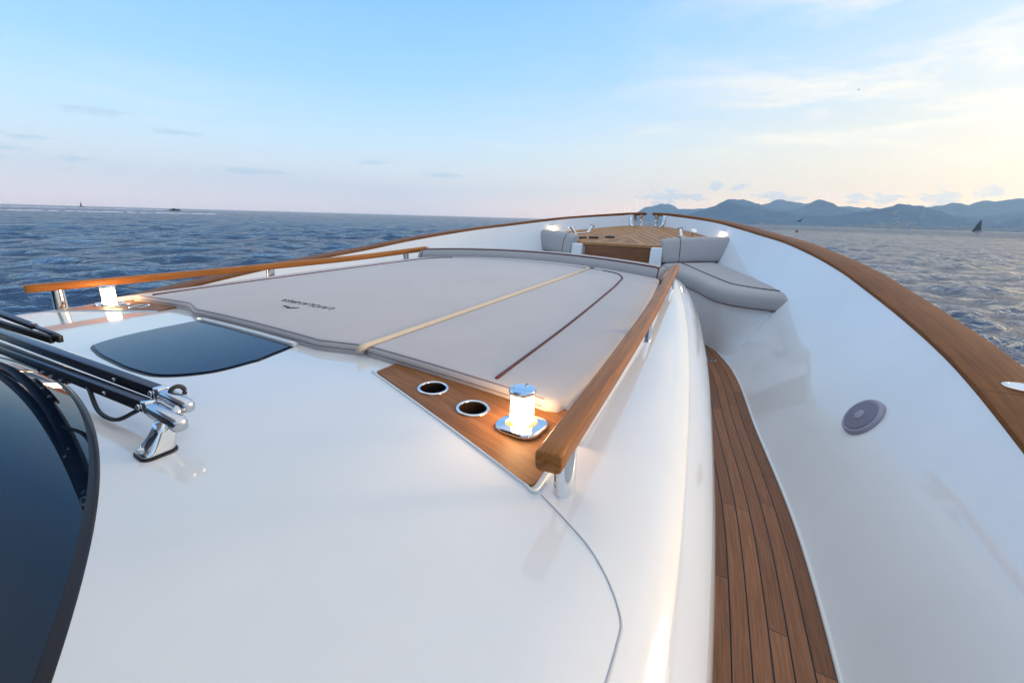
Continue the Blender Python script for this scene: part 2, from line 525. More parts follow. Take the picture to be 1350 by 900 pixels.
def roof_z(x, y):
    """upper surface of the coachroof, shoulders included"""
    x = np.asarray(x, float); y = np.abs(np.asarray(y, float))
    yt = top_y(x); ys = side_y(x)
    yy = np.minimum(y, yt)
    z = -.555+.045*x-.028*yy**2
    z = z-.13*np.clip((x-3.6)/.8, 0, 1)**2
    f = np.clip((y-yt)/(ys-yt), 0, 1)
    return z-.30*(1-np.sqrt(1-f*f*.9999))-.02*f
def pad_z(x, y): return roof_z(x, y)+.040

yacht = empty('motor_yacht', (1.5, 0, SEA_Z))
tag(yacht, 'white motor yacht with teak capped bulwarks, sun lounge foredeck and tinted windscreen', 'yacht')

# --- hull topsides and bulwarks (one moulding each)
def bulwark_inner(sgn):
    P = []
    n = len(cap_inner)
    for k in range(n):
        c = cap_inner[k]; x = c[0]
        fx = min(x, 6.95); fy = float(foot_y(fx)); fz = float(floor_z(fx))
        a = np.array([fx, fy+.035, fz]); b = np.array([c[0], c[1]+.004, c[2]-.02])
        row = []
        for t in np.linspace(0, 1, 22):
            s = t*.86+.14*t*t
            cove = .035*math.exp(-t*9)
            p = a+(b-a)*np.array([s, s, t]); p[1] -= cove; row.append((p[0], p[1]*sgn, p[2]))
        P.append(row)
    return P
keep = cap_inner[:, 1] > .20
cut = int(np.argmax(~keep)) if (~keep).any() else len(cap_inner)
for sgn in (1, -1):
    P = np.array(bulwark_inner(sgn))[:cut]
    grid('bulwark_lining', P, 'gelside', yacht)
    # topsides from the cap down to the water
    Q = []
    for k in range(len(cap_outer)):
        c = cap_outer[k]; row = []
        for t in np.linspace(0, 1, 10):
            xx = c[0]-(.25+.9*max(0, (c[0]-3)/4.2)**2)*t*(1 if c[0] > 0 else 0)
            row.append((xx, sgn*max(c[1]-.025, .02)*(1-.24*t*t*(1+.6*max(0, c[0]-3)/4.2)), (c[2]-.03)*(1-t)+(SEA_Z-.5)*t))
        Q.append(row)
    Q = np.array(Q)
    if True:
        Qc = Q.copy(); 
        for k in range(cut, len(Q)): Qc[k, 0, 2] = -.13; Qc[k, 1, 2] = min(Qc[k, 1, 2], -.3)
        grid('topside', Qc, 'gelside', yacht)
# stem piece below the anchor opening
s0 = cap_inner[cut-1]
stem = [[(s0[0]+(.04 if k else 0), y*abs(s0[1]), z) for y in (-1, -.5, 0, .5, 1)] for k, z in ((0, -1.2), (0, -.3), (0, -.105), (1, -.10), (1.0, -.10))]
for r_, row in enumerate(stem):
    if r_ == 4: stem[r_] = [(7.20-.9*y*y, y, -.135) for (x, y, z) in row]
grid('stem_bulkhead', stem, 'gelside', yacht, flat_angle=30)

# --- teak capping rail, one length per side
for sgn in (1, -1):
    P = []; UV = []
    for k in range(len(cap_outer)):
        o = cap_outer[k]; i = cap_inner[k]; d = (i-o)/np.linalg.norm(i-o); z = np.array([0, 0, 1.])
        rr = .009
        sec = [o+d*rr, i-d*rr, i-d*rr*.3-z*rr*.3, i-z*rr, i-z*(CAP_T-rr), i-d*rr*.3-z*(CAP_T-rr*.3), i-d*rr-z*CAP_T,
               o+d*rr-z*CAP_T, o-z*(CAP_T-rr), o-z*rr, o+d*rr*.3-z*rr*.3]
        P.append([(p[0], p[1]*sgn, p[2]) for p in sec])
        w = np.linalg.norm(i-o)
        UV.append([(o[0], v) for v in (0, w, w, w+.01, w+.04, w+.045, w+.05, 2*w+.05, 2*w+.06, -.04, -.01)])
    # rounded tip at the bow
    c = np.mean(P[-1], axis=0); tip = [tuple(c+(np.array(p)-c)*.55+np.array([.0, -sgn*.035, 0])) for p in P[-1]]
    P.append(tip); UV.append(UV[-1])
    grid('capping_rail', P, 'cap', yacht, UV, closed_v=True, caps=True, flat_angle=40)

# --- deck sole (teak side decks and well)
xs = np.linspace(-3, 6.3, 140)
P = []; UV = []
for x in xs:
    fy = float(foot_y(x))+.012; row = []; ur = []
    for s in np.linspace(-1, 1, 41):
        y = s*fy; row.append((x, y, float(floor_z(x))+.0)); ur.append((fy-abs(y), x))
    P.append(row); UV.append(ur)
grid('side_deck', P, 'side_planks', yacht, UV)
for sgn in (1, -1):   # white waterway strip at the foot of the bulwark
    tube('waterway_bead', [(x, sgn*float(foot_y(x)-.002), float(floor_z(x))+.002) for x in np.linspace(-2, 5.4, 80)], .009, 'gel', yacht, 6)
dr = lathe('deck_drain', [(.0, .003), (.04, .003), (.046, .001), (.046, -.004)], 'steel', yacht, (4.48, -1.46, float(floor_z(4.48))+.004), 20)
for a in range(6):
    b = a*PI/3
    tube('drain_slot', [(4.48+.012*math.cos(b), -1.46+.012*math.sin(b), float(floor_z(4.48))+.0075), (4.48+.034*math.cos(b), -1.46+.034*math.sin(b), float(floor_z(4.48))+.0075)], .003, 'rubber', dr, 6)

# --- coachroof
TEAK = [(1.02, .83), (1.18, .83), (1.18, 1.49), (1.02, 1.545), (.795, 1.575)]
pit = inset(resample(TEAK, .05), .035)
xs = np.unique(np.r_[np.linspace(-3, 0, 30), np.linspace(0, .7, 18), np.linspace(.7, 1.25, 26), np.linspace(1.25, 4.38, 90)])
P = []
tops = np.unique(np.r_[np.linspace(0, .8, 14), np.linspace(.8, 1.6, 34)/1.7, np.linspace(.94, 1, 3)])
tops = tops/tops.max()
def roof_row(x, zfloor=None):
    ys, yt, fz = float(side_y(x)), float(top_y(x)), float(floor_z(x))-.02
    half = []
    for t in tops: half.append((t*yt, None))
    for a in np.linspace(.06, 1, 16): half.append((yt+(ys-yt)*math.sin(a*PI/2), None))
    ztop = float(roof_z(x, ys))
    low = [(ys-.012*t-.05*t*t, ztop+(fz-ztop)*t) for t in np.linspace(.06, 1, 12)]
    ys_ = np.array([h[0] for h in half]); zs = roof_z(np.full(len(ys_), x), ys_)
    inn = inside(pit, np.c_[np.full(len(ys_), x), ys_]); zs = zs-.10*inn
    pts = [(x, y, z) for y, z in zip(ys_, zs)]+[(x, y, z) for y, z in low]
    if zfloor is not None: pts = [(x+.02, y*.985, fz if j < 1e9 else 0) for j, (x, y, z) in enumerate(pts)]
    return [(a, -b, c) for a, b, c in pts[:0:-1]]+pts
P = [roof_row(x) for x in xs]
last = P[-1]
P.append([(a+.03, b*.97, c-.03) for a, b, c in last])
P.append([(a+.05, b*.95, float(floor_z(a))-.02) for a, b, c in last])
grid('coachroof', P, 'gel', yacht)

# moulded joint between coachroof top and side fairing; grey tube paints its shaded step
for sgn in (1, -1):
    pts = [(.795, 1.60), (.755, 1.68), (.70, 1.775), (.655, 1.825), (.622, 1.848), (.59, 1.853), (.50, 1.862), (.1, 1.90)]
    sp = spline(np.array(pts), 60)
    tube('moulding_joint', [(x, sgn*y, float(roof_z(x, y))-.0006) for x, y in sp], .0027, 'seam_line', yacht, 6)
    # white lip round the teak corner tray
    lip = np.vstack([np.linspace((1.018, .815), (.800, 1.560), 30), [(.789, 1.578), (.792, 1.588), (.805, 1.590)], np.linspace((.83, 1.588), (1.05, 1.558), 10)])
    lp = [(x, sgn*y, float(roof_z(x, y))+.0015) for x, y in lip]
    tube('tray_lip', lp, .0042, 'gel', yacht, 8)
    # raised coaming under the handrail
    co = spline(np.array([(1.03, 1.575), (1.7, 1.498), (2.4, 1.403), (3.1, 1.262), (3.6, 1.175)]), 50)
    sweep('coaming', [(x, sgn*y, float(roof_z(x, y))+.006) for x, y in co], rrect(.026, .05, .012, 3), 'gel', yacht)

# --- teak corner trays, cup holders, lamps
def deck_lamp(x, y, z):
    o = empty('deck_lamp', (0, 0, 0)); o.location = (x, y, z)
    o.parent = yacht; o.location = Vector((x, y, z))-Vector(yacht.location)
    def loc_part(name, prof, mat, **kw):
        ob = lathe(name, prof, mat, None, (0, 0, 0), **kw); ob.parent = o; return ob
    # rounded square plate
    sq = round_poly([(-.066, -.066), (.066, -.066), (.066, .066), (-.066, .066)], .05, 8)
    P = [[(a*k, b*k, h) for a, b in sq] for k, h in ((1, -.002), (1, .006), (.96, .010), (.62, .013), (.60, .011), (.58, -.004))]
    ob = grid('base_plate', P, 'chrome', None, closed_v=True, flat_angle=40); ob.parent = o
    loc_part('lamp_glass', [(.0, .004), (.022, .004), (.030, .014), (.0325, .028), (.0325, .098), (.030, .1)], 'lamp')
    c = loc_part('lamp_cap', [(.030, .098), (.037, .099), (.0385, .103), (.0385, .108), (.036, .112), (0, .113)], 'chrome')
    for a in (R(10), R(120)):
        n_ = beam('cap_notch', (.021*math.cos(a), .021*math.sin(a), .1125), (.038*math.cos(a), .038*math.sin(a), .1115), .006, .003, 'steel'); n_.parent = c
    return o
for sgn in (1, -1):
    def cc(cx, cy, r, n=28): return [(cx+r*math.cos(2*PI*i/n), cy+r*math.sin(2*PI*i/n)) for i in range(n)]
    cups = [(1.035, 1.075), (1.005, 1.255)]
    holes = [cc(x, y, .041) for x, y in cups]
    outer = resample(round_poly(TEAK, [.01, .01, .01, .02, .025], 4), .05)
    v_uv = lambda v: np.c_[v[:, 0]*.2+v[:, 1]*.98, v[:, 0]*.98-v[:, 1]*.2]
    o = outer.copy(); o[:, 1] *= sgn
    hs = [[(x, y*sgn) for x, y in h] for h in holes]
    tray = plate('corner_tray', o, lambda x, y: roof_z(x, y), .012, 'inlay', yacht, hs, .05, v_uv, .006)
    for cx_, cy_ in cups:
        z = float(roof_z(cx_, cy_))+.006; nrm = (-.045, sgn*.056*cy_, 1)
        cup = lathe('cup_holder', [(.0412, .002), (.040, -.01), (.039, -.075), (.0005, -.075)], 'dark', yacht, (cx_, sgn*cy_, z), 30, nrm, caps=False)
        P = []
        for a in np.linspace(0, 2*PI, 10, endpoint=False):
            P.append((.0455+.0055*math.cos(a), .0022+.0038*math.sin(a)))
        rot = Vector(nrm).to_track_quat('Z', 'Y').to_matrix()
        Q = [[Vector((cx_, sgn*cy_, z))+rot @ Vector((r_*math.cos(b), r_*math.sin(b), h_)) for r_, h_ in P] for b in np.linspace(0, 2*PI, 36, endpoint=False)]
        grid('cup_rim', Q, 'chrome', cup, closed_u=True, closed_v=True)
    deck_lamp(1.01, sgn*1.42, float(roof_z(1.01, 1.42))+.006)
    deck_lamp(6.23, sgn*1.165, float(fore_z(6.23))+.002)

# --- handrails on the coachroof
for sgn in (1, -1):
    pts = spline(np.array([(.72, 1.65, -.458), (1.4, 1.557, -.438), (2.1, 1.458, -.412), (2.8, 1.348, -.380), (3.55, 1.235, -.328)]), 70)
    path = [(x, sgn*y, z) for x, y, z in pts]
    sc = np.ones(70); sc[0] = .80; sc[-1] = .8
    pth = np.array(path); e0 = pth[0]-(pth[1]-pth[0])/np.linalg.norm(pth[1]-pth[0])*.0
    path = np.vstack([pth[0]-(pth[1]-pth[0])*.12, pth, pth[-1]+(pth[-1]-pth[-2])*.12]); sc = np.r_[.86, np.ones(70), .86]
    hr = sweep('handrail', path, rrect(.056, .045, .011, 4), 'rail', yacht, scale=sc)
    for x in (.835, 2.05, 3.30):
        k = int(np.argmin(np.abs(pts[:, 0]-x))); px, py, pz = pts[k]
        zb = float(roof_z(px, py))-.005; zt_ = pz-.020
        lathe('rail_post', [(.034, 0), (.033, .006), (.031, zt_-zb)], 'chrome', hr, (px, sgn*py, zb), 24, squash=(1.0, .72))

# --- skylight
SKY = [(.585, .265), (.80, .335), (1.005, .365)]
outl = [(1.005, -.365), (1.005, .365), (.85, .365), (.70, .345), (.615, .305), (.578, .17), (.568, 0), (.572, -.17), (.598, -.292), (.70, -.385), (.85, -.405)]
outl = spline(np.array(outl+[outl[0]])[2:-1], 60).tolist(); outl = [(1.005, -.365), (1.005, .365)]+[tuple(p) for p in outl]
outl = [p for i, p in enumerate(outl) if i < 2 or p[0] < .999]
fo = inset(resample(outl, .03), -.012)
sky = plate('skylight', fo, roof_z, .012, 'frame', yacht, spacing=.08, lift=.0015)
plate('skylight_pane', resample(outl, .03), roof_z, .006, 'skyglass', sky, spacing=.06, lift=.0055)
sweep('skylight_sill', [(1.022, y, float(roof_z(1.02, y))+.006) for y in np.linspace(-.375, .375, 20)], rrect(.022, .022, .006), 'gel', sky)

# --- windscreen: wrap-round glass standing on the coachroof
def ws_base(y): return .408-.207*y*y
yy = np.linspace(-1.72, 1.72, 90)
def ws_pt(y, s):
    x = ws_base(y); z = float(roof_z(x, y))-.004
    bul = .05*math.sin(s*PI)
    return (x-(1.75*s)+bul*.3, y*(1-.38*s)+math.copysign(bul*.2, y), z+1.06*s+bul*.3)
ws = grid('windscreen', [[ws_pt(y, s) for y in yy] for s in np.linspace(.006, 1, 24)], 'glass', yacht)
P = [[ws_pt(y, s) for y in yy] for s in np.linspace(-.001, .0095, 6)]
P = [[(a+.003*k, b*(1+.002*k), c+.003*k) for (a, b, c) in row] for row, k in zip(P, (0, 1, 1.2, 1.2, 1, 0))]
grid('windscreen_frame', P, 'frame', ws)
# wheelhouse behind the glass (out of the photograph, but it shades and mirrors)
wh = hexa('wheelhouse', [(-3.2, -1.45, -.9), (-1.15, -1.22, -.72), (-1.15, 1.22, -.72), (-3.2, 1.45, -.9),
                         (-3.2, -1.25, .66), (-1.32, -1.02, .55), (-1.32, 1.02, .55), (-3.2, 1.25, .66)], 'gel', yacht, .04)
for sgn in (1, -1):
    hexa('side_window', [(-3.0, sgn*1.42, -.25), (-1.45, sgn*1.19, -.2), (-1.45, sgn*1.12, -.2), (-3.0, sgn*1.30, -.25),
                         (-3.0, sgn*1.315, .45), (-1.6, sgn*1.09, .40), (-1.6, sgn*1.03, .40), (-3.0, sgn*1.20, .45)], 'glass', wh, .01)
hexa('aft_sky_blocker', [(-4.5, -2.5, 1.75), (-.35, -2.35, 1.62), (-.35, 2.35, 1.62), (-4.5, 2.5, 1.75), (-4.5, -2.5, 1.95), (-.25, -2.4, 1.80), (-.25, 2.4, 1.80), (-4.5, 2.5, 1.95)], 'gel', wh, .05)  # unseen slab, added to shut out the aft sky and darken the bulwark
hexa('wheelhouse_roof', [(-3.4, -1.45, .665), (-1.15, -1.22, .56), (-1.15, 1.22, .56), (-3.4, 1.45, .665),
                         (-3.4, -1.40, .76), (-1.25, -1.15, .66), (-1.25, 1.15, .66), (-3.4, 1.40, .76)], 'gel', wh, .03)

# --- wipers
def roundbox(name, a, b, w, h, mat, parent, bev): return beam(name, a, b, w, h, mat, parent, bev)
def wiper_set():
    bx, by = .385, -.785; bz = float(roof_z(bx, by))
    w = empty('wiper', (0, 0, 0)); w.parent = yacht; w.location = Vector((bx, by, bz))-Vector(yacht.location)
    def rel(p): return Vector(p)-Vector((bx, by, bz))
    def add(o): 
        o.parent = w; o.location = Vector((0, 0, 0))-Vector((bx, by, bz)); return o
    # foot: black gasket, tapered chrome plate, column
    tri = round_poly([(bx-.034, by-.034), (bx+.036, by-.034), (bx+.034, by+.030), (bx-.034, by+.028)], .02, 5)
    g = resample(tri, .02)
    add(plate('wiper_gasket', inset(g, -.004), roof_z, .006, 'rubber', None, spacing=.03, lift=.004))
    P = []
    for k, h in ((1, .003), (1, .009), (.95, .013), (.80, .030), (.66, .050), (.60, .066)):
        w_ = (1-k)/.40*.026; P.append([(bx+w_+(a-bx)*k, by-w_*.4+(b-by)*k, float(roof_z(a, b))+h*1.1) for a, b in tri])
    add(grid('wiper_foot', P, 'chrome', None, closed_v=True, caps=True))
    add(lathe('foot_bolt', [(.011, 0), (.011, .008), (.006, .011), (0, .011)], 'steel', None, (bx-.026, by-.002, bz+.012), 6))
    kz = bz+.070
    add(beam('knuckle', (.4145, -.722, -.470), (.424, -.850, -.486), .036, .036, 'steel', None, .012))
    add(beam('knuckle', (.4475, -.712, -.447), (.460, -.815, -.462), .032, .032, 'steel', None, .011))
    add(beam('wiper_shaft', (.418, -.805, -.480), (.462, -.785, -.458), .024, .024, 'steel', None, .008))
    # two parallel arms of the pantograph
    A = [((.414, -.715, -.468), (.319, .95, -.490)), ((.447, -.705, -.446), (.313, .95, -.424))]
    for k, (a, b) in enumerate(A):
        arm = add(beam('wiper_arm', a, b, .026, .030, 'arm', None, .003))
        d = (Vector(b)-Vector(a)).normalized()
        cl = beam('arm_collar', Vector(a)-d*.012, Vector(a)+d*.014, .029, .033, 'chrome', None, .004); cl.parent = arm
        piv = lathe('pivot_pin', [(.007, 0), (.007, .004), (.004, .006), (0, .006)], 'chrome', None, Vector(a)+d*.02+Vector((-.0135, 0, 0)), 12, (-1, 0, 0)); piv.parent = arm
        piv = lathe('pivot_pin', [(.005, 0), (.005, .003), (.003, .005), (0, .005)], 'chrome', None, Vector(a)+d*.20+Vector((-.0135, 0, 0)), 12, (-1, 0, 0)); piv.parent = arm
        if k == 0:
            br = beam('arm_bracket', Vector(a)+d*.46+Vector((-.004, 0, -.018)), Vector(a)+d*.66+Vector((-.004, 0, -.018)), .016, .02, 'arm', None, .003); br.parent = arm
            for q in (.49, .56, .63):
                bo = lathe('bracket_bolt', [(.006, 0), (.006, .004), (0, .005)], 'steel', None, Vector(a)+d*q+Vector((-.012, 0, -.02)), 8, (-1, 0, 0)); bo.parent = arm
    # hose hanging under the arm
    hp = spline(np.array([(.400, -.68, -.482), (.378, -.60, -.520), (.372, -.52, -.522), (.388, -.40, -.478)]), 24)
    add(tube('washer_hose', hp, .0055, 'rubber', None, 8))
    hp = [(.466+.016*math.cos(t), -.742, -.442+.016*math.sin(t)) for t in np.linspace(-.6, 3.4, 18)]
    add(tube('washer_hose', hp, .0055, 'rubber', None, 8))
    # blade far out on the glass
    bl = add(beam('wiper_blade', (.345, .45, -.515), (.26, 1.30, -.53), .012, .024, 'rubber', None, .003))
    return w
wiper_set()
def port_blade():
    w = empty('wiper', (0, 0, 0)); w.parent = yacht; w.location = Vector((.46, .05, -.45))-Vector(yacht.location)
    def add(o): o.parent = w; o.location = -Vector((.46, .05, -.45)); return o
    add(beam('wiper_blade', (.468, .20, -.462), (.38, .62, -.424), .014, .026, 'rubber', None, .003))
    a = add(beam('wiper_arm', (.484, .19, -.448), (.462, .34, -.434), .014, .014, 'arm', None, .003))
    b = add(beam('wiper_arm', (.462, .34, -.434), (.37, .95, -.376), .022, .018, 'arm', None, .003))
    c = lathe('pivot_pin', [(.007, 0), (.007, .004), (0, .006)], 'chrome', None, (.460, .35, -.424), 12); c.parent = a
    add(beam('blade_clip', (.477, .205, -.456), (.486, .175, -.458), .016, .026, 'rubber', None, .003))
    return w
port_blade()

# --- foredeck, bulkhead, step panel
fd = [(5.75, .45), (5.80, .60), (6.02, 1.15), (6.25, 1.42)]
hull_in = [(c[0], c[1]+.01) for c in cap_inner[:cut] if c[0] > 6.05]
# follow the lining at foredeck level
edge = []
for k in range(cut):
    c = cap_inner[k]; x = c[0]
    if x < 6.12: continue
    fx = min(x, 6.95); a = np.array([fx, float(foot_y(fx)), float(floor_z(fx))]); t = (float(fore_z(x))-a[2])/(c[2]-.02-a[2]); s = t*.86+.14*t*t
    edge.append((a[0]+(c[0]-a[0])*s, a[1]+(c[1]-a[1])*s+.01))
half = fd[:-1]+edge
poly = [(x, y) for x, y in half]+[(x, -y) for x, y in half[::-1]]
plate('foredeck', resample(poly, .08), lambda x, y: fore_z(x), .03, 'fore_planks', yacht, spacing=.12)
def bulk(pts, z0, ztop, name, mat, parent, th=.03, uvaxis='y'):
    pass
zf = lambda x: float(floor_z(x))
# white bulkhead under the foredeck edge, set back behind the backrests
bh = [(6.20, -1.62), (6.02, -1.12), (5.80, -.60), (5.78, -.44), (5.78, .44), (5.80, .60), (6.02, 1.12), (6.20, 1.62)]
grid('fore_bulkhead', [[(x+.012, y, zf(x)-.02) for x, y in bh], [(x+.012, y, float(fore_z(x))-.032) for x, y in bh]], 'gel', yacht, flat_angle=30)
hexa('step_panel', [(5.755, -.425, zf(5.7)), (5.785, -.425, zf(5.7)), (5.785, .425, zf(5.7)), (5.755, .425, zf(5.7)),
                    (5.755, -.425, -.322), (5.785, -.425, -.322), (5.785, .425, -.322), (5.755, .425, -.322)], 'panel', yacht, .004, uvaxis='y')
for sgn in (1, -1):
    a, b = .435, .60
    hexa('bench_end', [(5.60, sgn*a, zf(5.6)), (5.80, sgn*a, zf(5.6)), (5.80, sgn*b, zf(5.6)), (5.60, sgn*b, zf(5.6)),
                       (5.70, sgn*(a+.02), -.305), (5.79, sgn*(a+.02), -.305), (5.79, sgn*b, -.30), (5.70, sgn*b, -.30)], 'gel', yacht, .02, 3)

# --- benches
def seat_z(x, y=None): return -1.05+.1*np.asarray(x)
def poly_pts(p, n):
    p = np.array(p, float); q = np.linspace(0, len(p)-1, n); return np.c_[np.interp(q, range(len(p)), p[:, 0]), np.interp(q, range(len(p)), p[:, 1])]
def lining_y(x, z):
    k = int(np.argmin(np.abs(cap_inner[:, 0]-x))); c = cap_inner[k]; fy = float(foot_y(x))+.035; fz = zf(x)
    t = (z-fz)/(c[2]-.02-fz); return fy+(c[1]-fy)*(t*.86+.14*t*t)-.035*math.exp(-t*9)
for sgn in (1, -1):
    top = [(5.62, .60), (5.35, .895), (4.97, 1.20), (4.675, 1.445), (4.64, 1.62), (4.61, 1.85), (4.585, lining_y(4.585, -.66)+.02)]
    bot = [(5.70, .62), (5.45, .92), (5.10, 1.22), (4.84, 1.42), (4.70, 1.50), (4.54, 1.59), (4.44, float(foot_y(4.44))+.02)]
    P = []
    for t in np.linspace(0, 1, 8):
        row = []
        for (a, b), (c, d) in zip(poly_pts(bot, 42), poly_pts(top, 42)):
            x = a+(c-a)*t; y = b+(d-b)*t; z0 = zf(a)-.01; z1 = float(seat_z(c))-.125; row.append((x, sgn*y, z0+(z1-z0)*t))
        P.append(row)
    # top sheet under the cushion
    rowt = P[-1]; P.append([(x*.3+6.0*.7, y*.3+sgn*1.2*.7, float(seat_z(5.4))-.13) for x, y, z in rowt])
    grid('bench_base', P, 'gel', yacht, flat_angle=50)

# --- bow fittings
def rel_empty(name, loc):
    e = empty(name, (0, 0, 0)); e.parent = yacht; e.location = Vector(loc)-Vector(yacht.location); return e
for sgn in (1, -1):
    zb = float(fore_z(6.3))+.002
    e = rel_empty('mooring_bollard', (6.3, sgn*.725, zb))
    def addb(o): o.parent = e; o.location = -Vector((6.3, sgn*.725, zb)); return o
    d = Vector((6.37-6.24, sgn*(.66-.79), 0)).normalized()
    c0 = Vector((6.305, sgn*.725, zb))
    addb(hexa('bollard_base', [c0+d*sx*.13+Vector((-d.y, d.x, 0))*sy*.035+Vector((0, 0, z+sx*d.x*.022)) for z in (-.003, .010) for sx, sy in ((-1, -1), (1, -1), (1, 1), (-1, 1))], 'chrome', None, .004))
    for p, q in (((6.24, .79, float(fore_z(6.24))), (6.16, .845, -.095)), ((6.37, .66, float(fore_z(6.37))), (6.43, .615, -.078))):
        p = Vector((p[0], sgn*p[1], p[2])); q = Vector((q[0], sgn*q[1], q[2])); L = (q-p).length
        addb(lathe('bollard_post', [(.024, 0), (.019, .02), (.018, L-.012), (.036, L-.006), (.038, L), (.034, L+.004), (0, L+.004)], 'chrome', None, p, 18, q-p))
for (x, y, a) in ((6.02, .42, .2), (6.10, .22, -.1), (5.98, .58, .5)):
    box('deck_cleat', (x, y, float(fore_z(x))+.012), (.05, .13, .022), 'arm', yacht, .008, a)
box('hatch_lock', (6.15, 0.02, float(fore_z(6.15))+.004), (.06, .06, .012), 'steel', yacht, .004, .2)
# anchor opening in the bow: bright frame and rollers
fl = rel_empty('bow_fairlead', (7.05, 0, -.10))
def addf(o): o.parent = fl; o.location = -Vector((7.05, 0, -.10)); return o
fp = spline(np.array([(7.03, .255, .075), (7.02, .245, .0), (7.015, .225, -.06), (7.01, .17, -.092), (7.01, 0, -.095), (7.01, -.17, -.092), (7.015, -.225, -.06), (7.02, -.245, .0), (7.03, -.255, .075)]), 60)
addf(sweep('fairlead_frame', fp, rrect(.030, .022, .008), 'chrome', None, up=(1, 0, 0)))
addf(box('fairlead_sill', (7.09, 0, -.094), (.16, .34, .016), 'chrome', None, .005))
for sgn in (1, -1):
    addf(lathe('fairlead_roller', [(.030, 0), (.030, .012), (.024, .018), (.022, .09), (.026, .15), (.034, .165), (.034, .18)], 'chrome', None, (7.115, sgn*.115, -.088), 20))
    addf(box('fairlead_cheek', (7.06, sgn*.238, -.0), (.10, .008, .15), 'chrome', None, .002))

# speaker in the starboard bulwark, filler caps on the capping rail
def speaker():
    x, z = 2.70, -.91
    y = -lining_y(x, z); h = .02
    tx = Vector((h*2, -(lining_y(x+h, z)-lining_y(x-h, z)), 0)).normalized(); tz = Vector((0, -(lining_y(x, z+h)-lining_y(x, z-h)), h*2)).normalized()
    n = tz.cross(tx); n = n if n.y > 0 else -n
    sp = lathe('round_speaker', [(.105, -.012), (.105, .008), (.101, .018), (.094, .023), (.086, .021), (.0, .021)], 'speaker', yacht, (x, y, z), 40, n)
    p = Vector((x, y, z))+n.normalized()*.0205
    lathe('speaker_grille', [(.086, 0), (.082, .005), (.05, .008), (.026, .009)], 'grille', sp, p, 36, n)
    lathe('speaker_hub', [(.025, .006), (.025, .012), (.02, .014), (0, .0145)], 'speaker', sp, p, 24, n)
speaker()
for sgn in (1, -1):
    k = int(np.argmin(np.abs(cap_outer[:, 0]-2.56))); mid = cap_outer[k]*.60+cap_inner[k]*.40
    lathe('filler_cap', [(.052, -.002), (.052, .004), (.046, .008), (.036, .009), (.034, .007), (0, .007)], 'chrome', yacht, (mid[0], sgn*mid[1], mid[2]+.001), 28, (-.10, 0, 1), squash=(1.15, .85))

# ------------------------------------------------------------------ cushions (they lie on the yacht, things of their own)
def xaft(y):
    y = abs(y); return 1.045+.065*float(np.clip((y-.48)/.20, 0, 1))**1.0+.02*max(0, (y-.7)/.75)
def ypad(x): return float(np.interp(x, [1.1, 1.7, 2.4, 3.1, 3.5], [1.478, 1.446, 1.356, 1.226, 1.150]))
def xfwd(y): return 3.60-.13*y*y
def pad_outline(y0, y1):
    """from inner y0 to outer side y1 sign: returns plan polygon"""
    ys = np.linspace(y0, y1, 30)
    return ys
def split_y(x): return -.672+.03*(x-1.147)
# big pad: from the split to the port edge
aft = [(xaft(y), y) for y in np.linspace(split_y(1.1)+.012, 1.43, 44)]
side = [(x, ypad(x)) for x in np.linspace(1.19, 3.38, 24)]
fwd = [(xfwd(y), y) for y in np.linspace(1.12, -.58, 24)]
outl = aft+[(1.145, 1.466)]+side+fwd+[(x, split_y(x)+.012) for x in np.linspace(3.5, 1.15, 12)]
pb = cushion('sun_pad', outl, pad_z, .055, .022, 'pad', None, .09, .03, .004)
tag(pb, 'wide grey sun pad with embroidered lettering, beside the cream strip', 'sun pad')
aft = [(xaft(y), y) for y in np.linspace(-1.43, split_y(1.1)-.012, 24)]
outl = aft+[(x, split_y(x)-.012) for x in np.linspace(1.15, 3.5, 12)]+[(xfwd(y), y) for y in np.linspace(-.61, -1.12, 10)]+[(x, -ypad(x)) for x in np.linspace(3.38, 1.19, 24)]+[(1.145, -1.466)]
ps = cushion('sun_pad', outl, pad_z, .055, .022, 'pad', None, .09, .03, .004)
tag(ps, 'narrow grey sun pad between the cream strip and the near teak handrail', 'sun pad')
def on_pad(pts, lift=.006): return [(x, y, float(pad_z(x, y))+lift) for x, y in pts]
tube('edge_welt', on_pad([(x, split_y(x)) for x in np.linspace(1.075, 3.40, 60)], -.004), .014, 'cream', pb, 8)
red_p = spline(np.array([(1.16, 1.235), (1.8, 1.165), (2.5, 1.072), (3.0, .995), (3.20, .95), (3.32, .87), (3.37, .74)]), 70)
tube('maroon_piping', on_pad(red_p, .0035), .0062, 'maroon', pb, 8)
red_s = red_p*np.array([1, -1]); tube('maroon_piping', on_pad(red_s, .0035), .0062, 'maroon', ps, 8)
sm = [(3.385+.03*(1-(y/.75)**2), y) for y in np.linspace(.74, -.60, 30)]
tube('front_seam', on_pad(sm, .0025), .0026, 'thread', pb, 6)
tube('front_seam', on_pad([(3.385+.03*(1-(y/.75)**2), y) for y in np.linspace(-.64, -.74, 6)], .0025), .0026, 'thread', ps, 6)
for (y0, y1, par) in ((split_y(1.1)+.02, 1.42, pb), (-1.42, split_y(1.1)-.02, ps)):
    ysn = np.linspace(y0, y1, 60)
    tube('edge_seam', [(xaft(y)+.010, y, float(pad_z(xaft(y), y))-.0015) for y in ysn], .0017, 'stitch', par, 6)
    tube('edge_seam', [(xaft(y)-.0015, y, float(pad_z(xaft(y), y))-.021) for y in ysn], .0015, 'stitch', par, 6)
for sg, par in ((1, pb),):
    tube('edge_seam', [(x, sg*(ypad(x)-.010), float(pad_z(x, ypad(x)))-.0015) for x in np.linspace(1.2, 3.35, 40)], .0017, 'stitch', par, 6)
